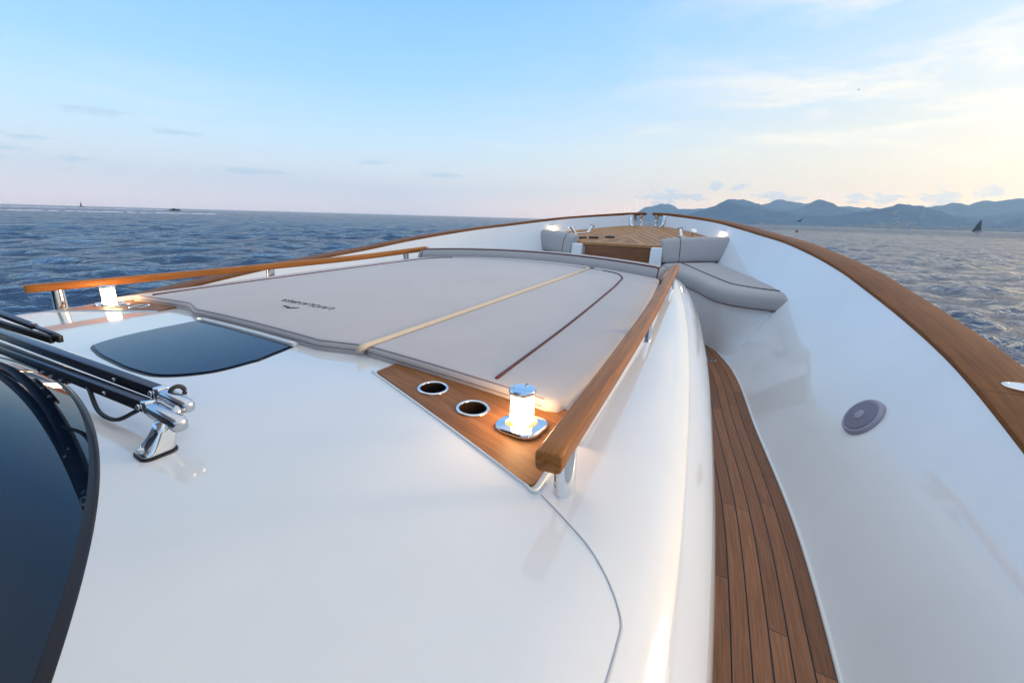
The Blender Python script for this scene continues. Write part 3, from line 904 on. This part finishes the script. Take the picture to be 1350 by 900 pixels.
# lettering, read from the bow
def lettering():
    cu = bpy.data.curves.new('lettering', 'FONT'); cu.body = 'LAIOLANREA'; cu.size = .062; cu.space_character = 1.05; cu.offset = -.0022; cu.align_x = 'CENTER'; cu.align_y = 'CENTER'
    cu.resolution_u = 3
    to = bpy.data.objects.new('tmp_text', cu); COL.objects.link(to)
    dg = bpy.context.evaluated_depsgraph_get(); me = bpy.data.meshes.new_from_object(to.evaluated_get(dg)); bpy.data.objects.remove(to)
    n = len(me.vertices); co = np.empty(n*3, np.float32); me.vertices.foreach_get('co', co); co = co.reshape(-1, 3)
    sx = .40/(co[:, 0].max()-co[:, 0].min()); y = .070+co[:, 0]*sx; x = 1.385-co[:, 1]*1.0
    z = pad_z(x, y)+.0062
    me.vertices.foreach_set('co', np.c_[x, y, z].astype(np.float32).ravel()); me.update()
    bm = bmesh.new(); bm.from_mesh(me)
    r = bmesh.ops.extrude_face_region(bm, geom=bm.faces[:]); bmesh.ops.translate(bm, verts=[v for v in r['geom'] if isinstance(v, bmesh.types.BMVert)], vec=(0, 0, -.0035))
    bmesh.ops.recalc_face_normals(bm, faces=bm.faces); bm.to_mesh(me); bm.free(); me.materials.clear()
    link('lettering', me, 'letter', pb, smooth=False)
    em = [(1.312, .024), (1.305, .05), (1.292, .068), (1.300, .085), (1.306, .135), (1.298, .135), (1.288, .088), (1.276, .068), (1.290, .046)]
    plate('emblem', np.array(em), pad_z, .004, 'letter', pb, spacing=.03, lift=.0062)
lettering()

# bolster along the forward edge of the pads
def bolster():
    ys = np.linspace(1.175, -1.185, 70); P = []
    prof = [(0, 0), (.004, .030), (.020, .060), (.036, .070), (.06, .077), (.10, .082), (.15, .077), (.18, .060), (.20, .02), (.205, -.03), (.02, -.03)]
    for y in ys:
        e = min(1, (1.19-abs(y))/.05); e = .55+.45*math.sqrt(max(0, e))
        x0 = 3.545-.125*y*y; zb = float(roof_z(3.5, y))+.035
        P.append([(x0+a*(.9+.1*e), y*(1 if True else 1), zb+b*e*1.05) for a, b in prof])
    b = grid('bolster', P, 'seat', None, closed_v=True, caps=True)
    tag(b, 'long curved grey bolster with maroon piping along the forward edge of the sun pads', 'bolster')
    tube('bolster_piping', [(p[3][0]-.002, p[3][1], p[3][2]+.002) for p in P[1:-1]], .0055, 'maroon', b, 8)
    for k in (1, -2):
        tube('bolster_piping', [tuple(q) for q in P[k][:9]], .004, 'maroon', b, 6)
bolster()

# bench cushions
for sgn, lab in ((-1, 'grey bench cushion with dark piping wedged against the near bulwark'), (1, 'grey bench cushion on the far side of the bow well, mostly hidden by the bolster')):
    out = [(5.70, .60), (5.34, .885), (4.98, 1.17), (4.69, 1.40), (4.615, 1.52), (4.575, 1.70), (4.56, 1.93), (4.545, lining_y(4.545, -.60)-.004)]
    fr = [tuple(p) for p in spline(np.array(out), 34)]
    back = [(x, lining_y(x, -.50)-.006) for x in np.linspace(4.7, 6.05, 10)]+[(6.10, 1.28), (5.78, .70)]
    poly = [(x, sgn*y) for x, y in fr+back]
    s = cushion('seat_cushion', poly, seat_z, .15, .060, 'seat', None, .08, .03, .003)
    tag(s, lab, 'cushion', 'bench cushions in the bow well')
    pip = spline(np.array([(5.76, .83), (5.35, 1.12), (5.02, 1.365), (4.86, 1.50), (4.785, 1.66), (4.745, 1.84), (4.735, lining_y(4.735, -.57)-.03)]), 50)
    tube('seat_piping', [(x, sgn*y, float(seat_z(x))+.0065) for x, y in pip], .0045, 'thread', s, 6)
    low = [(x, sgn*y, float(seat_z(x))-.138) for x, y in fr]
    tube('seat_piping', low, .005, 'thread', s, 6)
    lab2 = 'grey backrest cushion standing at the head of the near bench' if sgn < 0 else 'grey backrest cushion on the far bench, beside the wooden step panel'
    # backrest: curved slab, sampled along its width
    A0, B0 = np.array([5.67, .63, -.490]), np.array([6.055, 1.325, -.448])
    D0, C0 = np.array([5.735, .565, -.205]), np.array([6.13, 1.435, -.155])
    P = []
    nu = 26
    nrm = np.array([.87, -.42, .12])
    for i in range(nu):
        u = i/(nu-1); bot = A0+(B0-A0)*u; topp = D0+(C0-D0)*u
        bow_ = .035*math.sin(PI*u)
        th = .13*(.45+.55*min(1, math.sin(min(u, 1-u)*PI*.98+.18)*2.2)); 
        ring = []
        inset_u = .012*(1 if 0 < i < nu-1 else 0)
        h = topp-bot; e = min(u, 1-u)*12; sh = 1-.07*math.exp(-e*1.5)
        c = (bot+topp)/2
        bot2 = c+(bot-c)*sh; top2 = c+(topp-c)*sh; h = top2-bot2
        for t, d in ((0, .05), (.02, .015), (.08, .0), (.3, -.008), (.6, -.008), (.86, .0), (.95, .012), (1.0, .045), (1.0, .085), (.94, .115), (.8, .13), (.2, .13), (.02, .115), (-.01, .08)):
            ring.append(bot2+h*t+nrm*((d/.13)*th+bow_))
        P.append([(p[0], sgn*p[1], p[2]) for p in ring])
    b = grid('backrest_cushion', P, 'seat', None, closed_v=True, caps=True)
    tag(b, lab2, 'cushion', 'backrest cushions in the bow well')
    k = 6
    tube('back_piping', [tuple(np.array(q)+np.array([-.002, 0, 0])) for q in P[k][1:9]], .0042, 'thread', b, 6)
    tube('back_piping', [tuple(np.array(r_[1])+np.array([-.003, 0, 0])) for r_ in P], .0045, 'thread', b, 6)
    tube('back_piping', [tuple(q) for q in P[-2][1:9]], .0042, 'thread', b, 6)

# ------------------------------------------------------------------ sea
def build_sea():
    CXs, CYs = 0., -2.
    rr = [2.5]
    while rr[-1] < 60: rr.append(rr[-1]*1.0125)
    while rr[-1] < 1500: rr.append(rr[-1]*1.0062)
    while rr[-1] < 13000: rr.append(rr[-1]*1.06)
    rr[-1] = 13500
    rr = np.array(rr)
    f = np.linspace(R(-75), R(120), 1000); b = np.linspace(R(120), R(285), 120)[1:-1]
    th = np.r_[f, b]
    RR, TH = np.meshgrid(rr, th, indexing='ij')
    X = CXs+RR*np.cos(TH); Y = CYs+RR*np.sin(TH); Z = np.zeros_like(X); DX = np.zeros_like(X); DY = np.zeros_like(X)
    res = np.where(RR < 60, RR*.0125, RR*.0062)
    w0 = R(248)
    for i in range(72):
        lam = .45*(10/.45)**rng.random(); k = 2*PI/lam
        ang = w0+rng.normal(0, .50); ph = rng.random()*2*PI
        amp = .0105*lam**.66*(1.0 if lam < 6 else .7)
        fade = np.clip((lam/res-2.5)/3, 0, 1)
        q = k*(X*math.cos(ang)+Y*math.sin(ang))+ph
        Z += amp*fade*np.sin(q); c = amp*.8*fade*np.cos(q); DX += c*math.cos(ang); DY += c*math.sin(ang)
    # gusty patches
    V = np.stack([X+DX, Y+DY, SEA_Z+Z], -1).reshape(-1, 3).astype(np.float32)
    nr, nt = RR.shape
    i, j = np.meshgrid(np.arange(nr-1), np.arange(nt), indexing='ij'); j2 = (j+1) % nt
    F = np.stack([i*nt+j, (i+1)*nt+j, (i+1)*nt+j2, i*nt+j2], -1).reshape(-1, 4)
    me = bpy.data.meshes.new('sea'); me.vertices.add(len(V)); me.vertices.foreach_set('co', V.ravel())
    me.loops.add(F.size); me.loops.foreach_set('vertex_index', F.ravel().astype(np.int32))
    me.polygons.add(len(F)); me.polygons.foreach_set('loop_start', np.arange(0, F.size, 4, dtype=np.int32)); me.polygons.foreach_set('loop_total', np.full(len(F), 4, np.int32))
    me.polygons.foreach_set('use_smooth', np.ones(len(F), bool))
    me.update(calc_edges=True); me.validate()
    o = link('sea', me, 'sea'); tag(o, 'deep blue open sea ruffled by small waves', None, None, 'structure')
build_sea()

# ------------------------------------------------------------------ hills of the far coast
FAR = [(20.5, -0.2), (17.75, 0.53), (16.71, 1.34), (16.07, 1.79), (14.51, 2.17), (13.34, 2.04), (12.56, 1.65), (11.73, 1.55), (10.14, 1.64), (8.22, 1.86), (6.3, 1.68), (3.81, 2.14), (2.89, 2.55), (1.77, 2.43), (0.71, 2.16), (-2.26, 1.88), (-4.87, 1.92), (-7.03, 1.68), (-9.22, 2.05), (-10.11, 2.19), (-10.94, 2.51), (-11.83, 2.2), (-12.9, 2.64), (-14.27, 2.51), (-15.11, 2.63), (-17.22, 2.28), (-20.88, 2.07), (-26.76, 1.65), (-36, 1.9), (-48, 1.2), (-60, .2)]
MID = [(15.27, -0.23), (11.23, 0.7), (8.63, 2.01), (7.56, 2.6), (6.08, 2.71), (4.55, 2.28), (3.65, 1.99), (1.66, 1.75), (0.68, 2.01), (-0.88, 2.87), (-2.16, 2.46), (-3.84, 1.7), (-8.25, 1.02), (-11.81, 1.11), (-13.19, 1.27), (-15.34, 1.56), (-19.26, 1.56), (-24.21, 1.14), (-34, .9), (-44, -.1)]
NEAR = [(16.13, -0.18), (13.64, 0.27), (11.26, 0.95), (9.73, 1.49), (7.9, 2.35), (7.14, 2.29), (5.99, 2.08), (3.73, 1.6), (1.58, 1.29), (-0.48, 1.0), (-2.39, 1.15), (-4.76, 1.57), (-6.16, 1.8), (-7.21, 2.16), (-7.96, 2.23), (-8.84, 2.11), (-9.68, 1.79), (-11.28, 1.36), (-12.8, 0.95), (-14.21, 0.74), (-15.45, 1.08), (-19.38, 1.06), (-24.27, 0.89), (-27.08, 0.37), (-34, .6), (-40, -.1)]
def vnoise(x, y, seed):
    r = np.random.default_rng(seed); out = np.zeros_like(x)
    for o in range(6):
        for _ in range(3):
            a = r.random()*2*PI; f = 2**o; out += np.sin((x*math.cos(a)+y*math.sin(a))*f+r.random()*6.28)/(3*f**.9)
    return out
def hill(name, tab, D, depth, label, seed):
    tab = sorted(tab); az = np.array([a for a, e in tab]); el = np.array([e for a, e in tab])
    A = np.linspace(az[0], az[-1], 420); H = np.interp(A, az, el)
    k = np.array([1, 2, 1.]); k /= k.sum(); Hs = np.convolve(np.pad(H, 1, 'edge'), k, 'valid')
    rr_ = np.random.default_rng(seed+40)
    for f_ in (2.2, 4.1, 7.7, 13., 24.): Hs = Hs+np.clip(Hs, 0, .6)*.11/f_**.55*np.sin(A*f_+rr_.random()*6.28)
    U = np.linspace(-1, 1, 60)
    P = []
    for u in U:
        r = D+u*depth*(1 if u < 0 else 1.6)
        crest = D*np.tan(np.radians(Hs))
        sh = (1-abs(u))**(1.15) if u < 0 else (1-u)**1.1
        th = np.radians(A); x = r*np.cos(th); y = -2+r*np.sin(th)
        n = vnoise(x/520., y/520., seed)
        z = crest*sh+(40+.16*crest.clip(0))*n*min(1, (1-abs(u))*3)*(.25+.75*min(1, abs(u)*2.2))*1.0*(D/8000.)
        z = np.where(crest <= 0, np.minimum(z, crest), z)
        z = z if abs(u) < 1 else z*0-25
        P.append(np.c_[x, y, SEA_Z-3+z+ (3 if abs(u) < 1 else 0)])
    o = grid(name, np.array(P), 'hill'); tag(o, label, 'hills', None, 'structure')
    return P
near_P = hill('coastal_hill', NEAR, 6200, 900, 'blue wooded hill along the shore dotted with houses', 3)
hill('middle_mountain', MID, 8400, 1000, 'hazy peak behind the shore hill', 5)
hill('distant_mountains', FAR, 10900, 1300, 'palest mountain ridge at the back', 9)
# the town along the shore: hundreds of specks
def town():
    V = []; F = []
    NP = np.array(near_P)
    for i in range(1500):
        u = min(24, int(abs(rng.normal(0, 7)))+2) if i % 3 else int(rng.integers(1, 5)); a = int(rng.integers(60, 330))
        p = NP[u, a]; 
        if p[2] < SEA_Z+2 or rng.random() > .35+.65*math.sin(a*.07)**2: continue
        w, d, h = rng.uniform(10, 30), rng.uniform(8, 14), rng.uniform(6, 13)
        k = len(V); ang = math.atan2(p[1]+2, p[0])+rng.normal(0, .4)
        for z in (-4, h):
            for sx, sy in ((-1, -1), (1, -1), (1, 1), (-1, 1)):
                x = sx*d/2; y = sy*w/2
                V.append((p[0]+x*math.cos(ang)-y*math.sin(ang), p[1]+x*math.sin(ang)+y*math.cos(ang), p[2]+z))
        F += [(k, k+1, k+5, k+4), (k+1, k+2, k+6, k+5), (k+2, k+3, k+7, k+6), (k+3, k, k+4, k+7), (k+4, k+5, k+6, k+7)]
    o = mesh('shore_town', V, F, 'town', None, False); tag(o, 'pale specks of a town spread over the shore hill', 'town', None, 'stuff')
town()

# ------------------------------------------------------------------ craft and birds on the water
def polar(az, r, z): return Vector((r*math.cos(R(az)), -2+r*math.sin(R(az)), z))
def boat_hull(name, L, B, H, mat, parent):
    P = []
    for t in np.linspace(0, 1, 14):
        w = B/2*(1-max(0, (t-.45)/.55)**2.2); sh = H*(1+.35*t*t)
        P.append([(L*(t-.5), -w, sh), (L*(t-.5), -w*.92, sh*.4), (L*(t-.5)-.0, -w*.5, -.4), (L*(t-.5), w*.5, -.4), (L*(t-.5), w*.92, sh*.4), (L*(t-.5), w, sh)])
    return grid(name, P, mat, parent, closed_v=True, caps=True, flat_angle=40)
def place(e, az, r, heading):
    e.location = polar(az, r, SEA_Z); e.rotation_euler = (0, 0, heading)
def sail_mesh(name, luff0, luff1, clew, belly, mat, parent, head=.0):
    P = []
    for t in np.linspace(0, 1, 12):
        a = np.array(luff0)+(np.array(luff1)-np.array(luff0))*t
        c = np.array(clew)+(np.array(luff1)+np.array([head, 0, 0])-np.array(clew))*t
        row = []
        for s in np.linspace(0, 1, 8):
            p = a+(c-a)*s; p[1] += belly*math.sin(PI*s)*(1-t*.6); row.append(p)
        P.append(row)
    Q = np.array(P); back = Q.copy(); back[:, :, 1] += .04
    V = np.concatenate([Q, back[:, ::-1]], axis=1)
    return grid(name, V, mat, parent, closed_v=True, caps=True)
def racing_yacht():
    e = empty('racing_sailboat', (0, 0, 0))
    boat_hull('hull', 19, 4.6, 1.5, 'hulldark', e)
    lathe('mast', [(.16, 0), (.14, 15), (.10, 27)], 'hulldark', e, (1.2, 0, 1.2), 10)
    lathe('boom', [(.12, 0), (.10, 7.6)], 'hulldark', e, (1.0, 0, 3.0), 8, (-1, .12, 0))
    sail_mesh('mainsail', (1.0, 0, 3.2), (.6, .2, 28.2), (-6.6, .9, 3.3), .7, 'sail', e, -2.4)
    sail_mesh('jib', (9.0, 0, 2.0), (1.4, .1, 25.5), (.6, .9, 2.6), .8, 'sail', e, -.2)
    tag(e, 'racing sailboat with dark sails off the hilly coast', 'sailboat')
    place(e, -12.92, 1620, R(-12.9+90+14)); e.rotation_euler.x = R(-9)
racing_yacht()
def far_sail():
    e = empty('sailboat', (0, 0, 0))
    boat_hull('hull', 11, 3.4, 1.2, 'hulldark', e)
    lathe('mast', [(.10, 0), (.07, 14)], 'hulldark', e, (.8, 0, 1), 8)
    sail_mesh('mainsail', (.7, 0, 2), (.6, .1, 14.6), (-4, .5, 2.1), .4, 'sail', e, -.6)
    tag(e, 'tiny dark sailboat on the open horizon', 'sailboat'); place(e, 74.12, 1900, R(-40))
far_sail()
def speed_boat():
    e = empty('motorboat', (0, 0, 0))
    boat_hull('hull', 13, 3.8, 1.5, 'hulldark', e)
    hexa('cabin', [(-3, -1.4, 1.5), (2.6, -1.2, 1.6), (2.6, 1.2, 1.6), (-3, 1.4, 1.5), (-3, -1.2, 2.9), (.6, -1.0, 2.9), (.6, 1.0, 2.9), (-3, 1.2, 2.9)], 'hulldark', e, .15)
    hexa('radar_arch', [(-3.6, -1.5, 2.9), (-2.6, -1.5, 2.9), (-2.6, 1.5, 2.9), (-3.6, 1.5, 2.9), (-4.0, -1.4, 3.3), (-3.1, -1.4, 3.3), (-3.1, 1.4, 3.3), (-4.0, 1.4, 3.3)], 'hullwhite', e, .08)
    tag(e, 'dark motorboat running ahead of a white wake', 'motorboat'); place(e, 67.37, 820, R(67.37-90+6)); e.rotation_euler.y = R(-2.5)
speed_boat()
def wakes():
    def strip(pts, w, h, seed):
        r = np.random.default_rng(seed); pts = spline(np.array(pts), 220); P = []
        for k, (x, y) in enumerate(pts):
            t = np.array(pts[min(k+1, 219)])-np.array(pts[max(k-1, 0)]); t /= np.linalg.norm(t); n = np.array([-t[1], t[0]])
            a = max(0., .5+.6*r.normal()); ww = w*(.35+.5*a); hh = h*min(1.5, a)
            P.append([(x+n[0]*s*ww, y+n[1]*s*ww, SEA_Z-.35+ (hh+.35)*(1-s*s)) for s in np.linspace(-1, 1, 7)])
        o = grid('boat_wake', P, 'foam'); return o
    a = [polar(z, rr, 0) for z, rr in ((84, 330), (79, 335), (74, 345), (69, 352), (64, 365))]
    tag(strip([(p.x, p.y) for p in a], 7, .26, 4), 'thin white line of foam left on the open water', 'foam', None, 'stuff')
    a = [polar(z, rr, 0) for z, rr in ((80, 760), (76, 780), (72, 800), (68.2, 818))]
    tag(strip([(p.x, p.y) for p in a], 10, .35, 8), 'white wake trailing behind the dark motorboat', 'foam', None, 'stuff')
wakes()
def bird(name, az, r, z, span, heading, roll, label, up=.35):
    e = empty(name, (0, 0, 0))
    P = []
    for t in np.linspace(0, 1, 12):
        w = .085*math.sin(PI*min(1, t*.93+.04))**.8
        P.append([(.5*(t-.5)*1.0, w*a, w*b*.9) for a, b in circle(1, 10)])
    V = []
    body = grid('body', P, 'feather', e, closed_v=True, caps=True)
    for s in (1, -1):
        Q = []
        for t in np.linspace(0, 1, 10):
            ch = .17*(1-t)**.6+.02; lift = up*span/2*(t*1.2 if t < .45 else .54+(t-.45)*.3)
            Q.append([(.06-.12*t*t+ch*(.5-c), s*(.05+span/2*t), lift*.8+.012*math.sin(c*PI)) for c in np.linspace(0, 1, 5)]+[(.06-.12*t*t+ch*(.5-c), s*(.05+span/2*t), lift*.8-.008) for c in np.linspace(1, 0, 5)])
        grid('wing', Q, 'feather', e, closed_v=True, caps=True)
    e.location = polar(az, r, z); e.rotation_euler = (roll, 0, heading)
    tag(e, label, 'bird'); return e
bird('seabird', .49, 62, 62*math.tan(R(.45)), 1.25, R(40), R(-24), 'dark seabird gliding low over the water before the hills')
bird('seabird', -2.29, 190, 190*math.tan(R(12.23)), 1.2, R(100), R(10), 'faint speck of a bird high in the pale cloud')
def buoy():
    p = polar(.55, 250, SEA_Z)
    o = lathe('mooring_buoy', [(0, -.3), (.5, -.2), (.62, .2), (.5, .62), (.2, .8), (.12, 1.3), (0, 1.3)], 'maroon', None, p, 16)
    tag(o, 'small dark red buoy on the water below the gliding seabird', 'buoy')
buoy()

# ------------------------------------------------------------------ haze over the bay
def haze():
    m = bpy.data.materials.new('haze_air'); m.use_nodes = True; t = m.node_tree; t.nodes.clear()
    out = t.nodes.new('ShaderNodeOutputMaterial'); v = t.nodes.new('ShaderNodeVolumePrincipled')
    v.inputs['Color'].default_value = (.55, .80, 1.0, 1); v.inputs['Density'].default_value = HAZE; v.inputs['Anisotropy'].default_value = .3
    t.links.new(v.outputs[0], out.inputs['Volume'])
    s = 13800; z0, z1 = SEA_Z-40, 900
    V = [(x, y, z) for z in (z0, z1) for x, y in ((-s, -s), (s, -s), (s, s), (-s, s))]
    o = mesh('haze', V, [(3, 2, 1, 0), (4, 5, 6, 7), (0, 1, 5, 4), (1, 2, 6, 5), (2, 3, 7, 6), (3, 0, 4, 7)], m, None, False)
    tag(o, 'thin blue evening haze over the bay', 'haze', None, 'stuff')
HAZE = 6e-5
if HAZE: haze()

# ------------------------------------------------------------------ light: evening sky and low sun off the starboard bow
SUN_AZ, SUN_EL = -46., 7.
sd = bpy.data.lights.new('sun', 'SUN'); sd.energy = 2.0; sd.angle = R(11); sd.color = (1, .66, .36)
so = bpy.data.objects.new('sun', sd); COL.objects.link(so)
dv = Vector((math.cos(R(SUN_EL))*math.cos(R(SUN_AZ)), math.cos(R(SUN_EL))*math.sin(R(SUN_AZ)), math.sin(R(SUN_EL))))
so.rotation_euler = dv.to_track_quat('Z', 'Y').to_euler()

W = bpy.data.worlds.new('World'); SC.world = W; W.use_nodes = True
def build_world():
    t = NT(W.node_tree); t.n.clear()
    out = t.new('ShaderNodeOutputWorld')
    d = t.new('ShaderNodeTexCoord').outputs['Generated']
    x, y, z = t.sep(d)
    el = t.m('MULTIPLY', t.m('ARCSINE', z), 180/PI)
    az = t.m('MULTIPLY', t.m('ARCTAN2', y, x), 180/PI)
    def k(e): return (e+10)/100.
    base = t.ramp(t.maprange(el, -10, 90, smooth=False), [(0, (.30, .36, .44)), (k(-.5), (.78, .65, .67)), (k(.6), (.90, .725, .71)), (k(3.2), (.71, .68, .72)), (k(7.5), (.485, .65, .78)),
        (k(14), (.275, .53, .86)), (k(23), (.165, .42, .86)), (k(38), (.37, .54, .76)), (k(55), (.43, .545, .67)), (1, (.43, .53, .64))])
    glow = t.ramp(t.maprange(el, -10, 90, smooth=False), [(0, (.5, .45, .42)), (k(-.5), (1.25, .76, .48)), (k(1), (1.27, .79, .51)), (k(5), (.80, .62, .455)), (k(10), (.58, .575, .55)),
        (k(18), (.345, .52, .71)), (k(30), (.29, .49, .78)), (k(50), (.46, .56, .68)), (1, (.43, .53, .64))])
    # nearness to the sun in azimuth
    da = t.m('MULTIPLY', t.m('ARCCOSINE', t.m('COSINE', t.m('MULTIPLY', t.m('SUBTRACT', az, SUN_AZ), PI/180))), 180/PI)
    g = t.maprange(da, 108, 28, 0, 1)
    g = t.m('MULTIPLY', g, t.maprange(t.m('ADD', da, t.m('MULTIPLY', el, 1.2)), 118, 34, 0, 1))
    g = t.m('POWER', t.m('MAXIMUM', g, 0.), .72)
    c = t.mix(g, base, glow)
    veil = t.m('MULTIPLY', t.maprange(da, 64, 22, 0, 1), t.maprange(el, 52, 12, 0, 1))
    c = t.mix(t.m('MULTIPLY', veil, .18), c, (.80, .70, .56))
    # soft broken cloud high overhead
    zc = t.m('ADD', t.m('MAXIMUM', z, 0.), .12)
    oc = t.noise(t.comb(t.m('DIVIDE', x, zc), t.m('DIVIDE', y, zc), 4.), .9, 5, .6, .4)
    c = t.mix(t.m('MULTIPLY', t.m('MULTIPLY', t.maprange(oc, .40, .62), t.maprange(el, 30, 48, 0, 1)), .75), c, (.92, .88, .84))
    # bright veil round the sun
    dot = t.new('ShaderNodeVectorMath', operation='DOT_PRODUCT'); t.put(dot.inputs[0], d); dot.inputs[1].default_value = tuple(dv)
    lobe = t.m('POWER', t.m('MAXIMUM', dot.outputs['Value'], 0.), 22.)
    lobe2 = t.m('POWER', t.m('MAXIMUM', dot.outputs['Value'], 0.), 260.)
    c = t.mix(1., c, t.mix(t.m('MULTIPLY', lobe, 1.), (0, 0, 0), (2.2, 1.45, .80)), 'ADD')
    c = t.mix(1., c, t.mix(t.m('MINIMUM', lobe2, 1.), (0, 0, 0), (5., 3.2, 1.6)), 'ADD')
    # high thin cloud to starboard
    zz = t.m('ADD', t.m('MAXIMUM', z, 0.), .10)
    cp = t.comb(t.m('DIVIDE', x, zz), t.m('DIVIDE', y, zz), 0.)
    cn = t.noise(t.mapping(cp, (1.0, .75, 1), (0, 0, R(30))), 1.35, 8, .66, .5)
    cn2 = t.noise(cp, .45, 3, .5)
    cir = t.m('MULTIPLY', t.maprange(cn, .42, .66), t.maprange(cn2, .32, .55))
    cir = t.m('MULTIPLY', cir, t.maprange(da, 80, 38, .0, 1.))
    cir = t.m('MULTIPLY', cir, t.maprange(el, 3, 9, 0, 1))
    c = t.mix(t.m('MULTIPLY', cir, .85), c, (.84, .73, .60))
    # faint streaks all over, low down
    st = t.noise(t.comb(t.m('MULTIPLY', az, .05), t.m('MULTIPLY', el, .55), 3.), 1.0, 5, .6, .3)
    c = t.mix(t.m('MULTIPLY', t.m('MULTIPLY', t.maprange(st, .50, .72), .22), t.maprange(el, 20, 3, 0, 1)), c, (.78, .72, .74))
    # small separate clouds: (azimuth, elevation, half widths)
    wn = t.new('ShaderNodeTexNoise'); t.put(wn.inputs['Vector'], t.comb(t.m('MULTIPLY', az, .8), t.m('MULTIPLY', el, 2.2), 0.)); wn.inputs['Scale'].default_value = 1.1; wn.inputs['Detail'].default_value = 6; wn.inputs['Roughness'].default_value = .62
    wa, wb, _ = t.sep(wn.outputs['Color'])
    puffs = [(14.12, 2.75, 2.6, 1.05), (9.03, 3.89, .8, .5), (6.74, 3.73, .9, .45), (3.35, 2.9, 2.2, .5), (-3.86, 2.7, 1.2, .8), (-6.22, 2.6, 1.1, .65), (-10.06, 2.7, 1.6, .6), (-13.19, 3.1, 1.1, .5), (11.0, 2.7, 1.8, .35), (1.2, 2.6, 1.0, .3)]
    dark = [(72.2, 7.99, 3.6, .50), (76.8, 5.36, 1.6, .30), (78.2, 4.36, 2.0, .22), (74.1, 3.94, 1.9, .24), (60.4, 3.91, 4.2, .42), (40, 4.6, 3.4, .36), (48., 5.6, 2., .3), (66, 7.0, 3., .3)]
    pale = [(1.47, 4.73, 4.2, .30), (-8.2, 4.43, 1.3, .32), (.5, 10.51, 1.4, .9), (-10, 6.2, 4., .3)]
    def mask(lst, warp, soft):
        acc = None
        for a, e, w, h in lst:
            u = t.m('DIVIDE', t.m('ADD', t.m('SUBTRACT', az, a), t.m('MULTIPLY', t.m('SUBTRACT', wa, .5), warp*w)), w)
            v = t.m('DIVIDE', t.m('ADD', t.m('SUBTRACT', el, e), t.m('MULTIPLY', t.m('SUBTRACT', wb, .5), warp*h*1.6)), h)
            q = t.m('SUBTRACT', 1., t.m('SQRT', t.m('ADD', t.m('MULTIPLY', u, u), t.m('MULTIPLY', v, v))))
            acc = q if acc is None else t.m('MAXIMUM', acc, q)
        return t.maprange(acc, -.05, soft)
    c = t.mix(t.m('MULTIPLY', mask(puffs, 3.0, .40), .75), c, (.42, .50, .64))
    c = t.mix(t.m('MULTIPLY', mask(dark, 1.9, .7), .60), c, (.36, .48, .62))
    c = t.mix(t.m('MULTIPLY', mask(pale, 2.2, .8), .40), c, (.78, .68, .64))
    bg = t.new('ShaderNodeBackground'); t.put(bg.inputs[0], c); bg.inputs[1].default_value = 1.0
    sk = t.new('ShaderNodeTexSky', sky_type='NISHITA'); sk.sun_disc = False; sk.sun_elevation = R(SUN_EL); sk.sun_rotation = R(90-SUN_AZ); sk.air_density = 1; sk.dust_density = 1
    bg2 = t.new('ShaderNodeBackground'); t.put(bg2.inputs[0], sk.outputs[0]); bg2.inputs[1].default_value = .05
    ad = t.new('ShaderNodeAddShader'); t.l.new(bg.outputs[0], ad.inputs[0]); t.l.new(bg2.outputs[0], ad.inputs[1])
    t.l.new(ad.outputs[0], out.inputs[0])
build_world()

# ------------------------------------------------------------------ camera
cam = bpy.data.cameras.new('camera'); co = bpy.data.objects.new('camera', cam); COL.objects.link(co)
cam.sensor_width = 36; cam.lens = 16.0; cam.clip_start = .05; cam.clip_end = 60000
Rv = Vector((0.52831519, -0.84863129, 0.0266083)); Uv = Vector((0.2090684, 0.16040167, 0.96465626)); Fv = Vector((0.8229055, 0.5040796, -0.26216463))
co.matrix_world = Matrix(((Rv.x, Uv.x, -Fv.x, 0), (Rv.y, Uv.y, -Fv.y, -2.0), (Rv.z, Uv.z, -Fv.z, 0), (0, 0, 0, 1)))
SC.camera = co

SC.render.engine = 'CYCLES'
SC.cycles.use_denoising = True
SC.cycles.max_bounces = 6; SC.cycles.diffuse_bounces = 3; SC.cycles.glossy_bounces = 4; SC.cycles.adaptive_threshold = .02; SC.cycles.volume_bounces = 2
SC.cycles.sample_clamp_indirect = 6.0
SC.view_settings.view_transform = 'Standard'; SC.view_settings.look = 'None'; SC.view_settings.gamma = 1; SC.view_settings.exposure = .32
SC.view_settings.use_curve_mapping = False
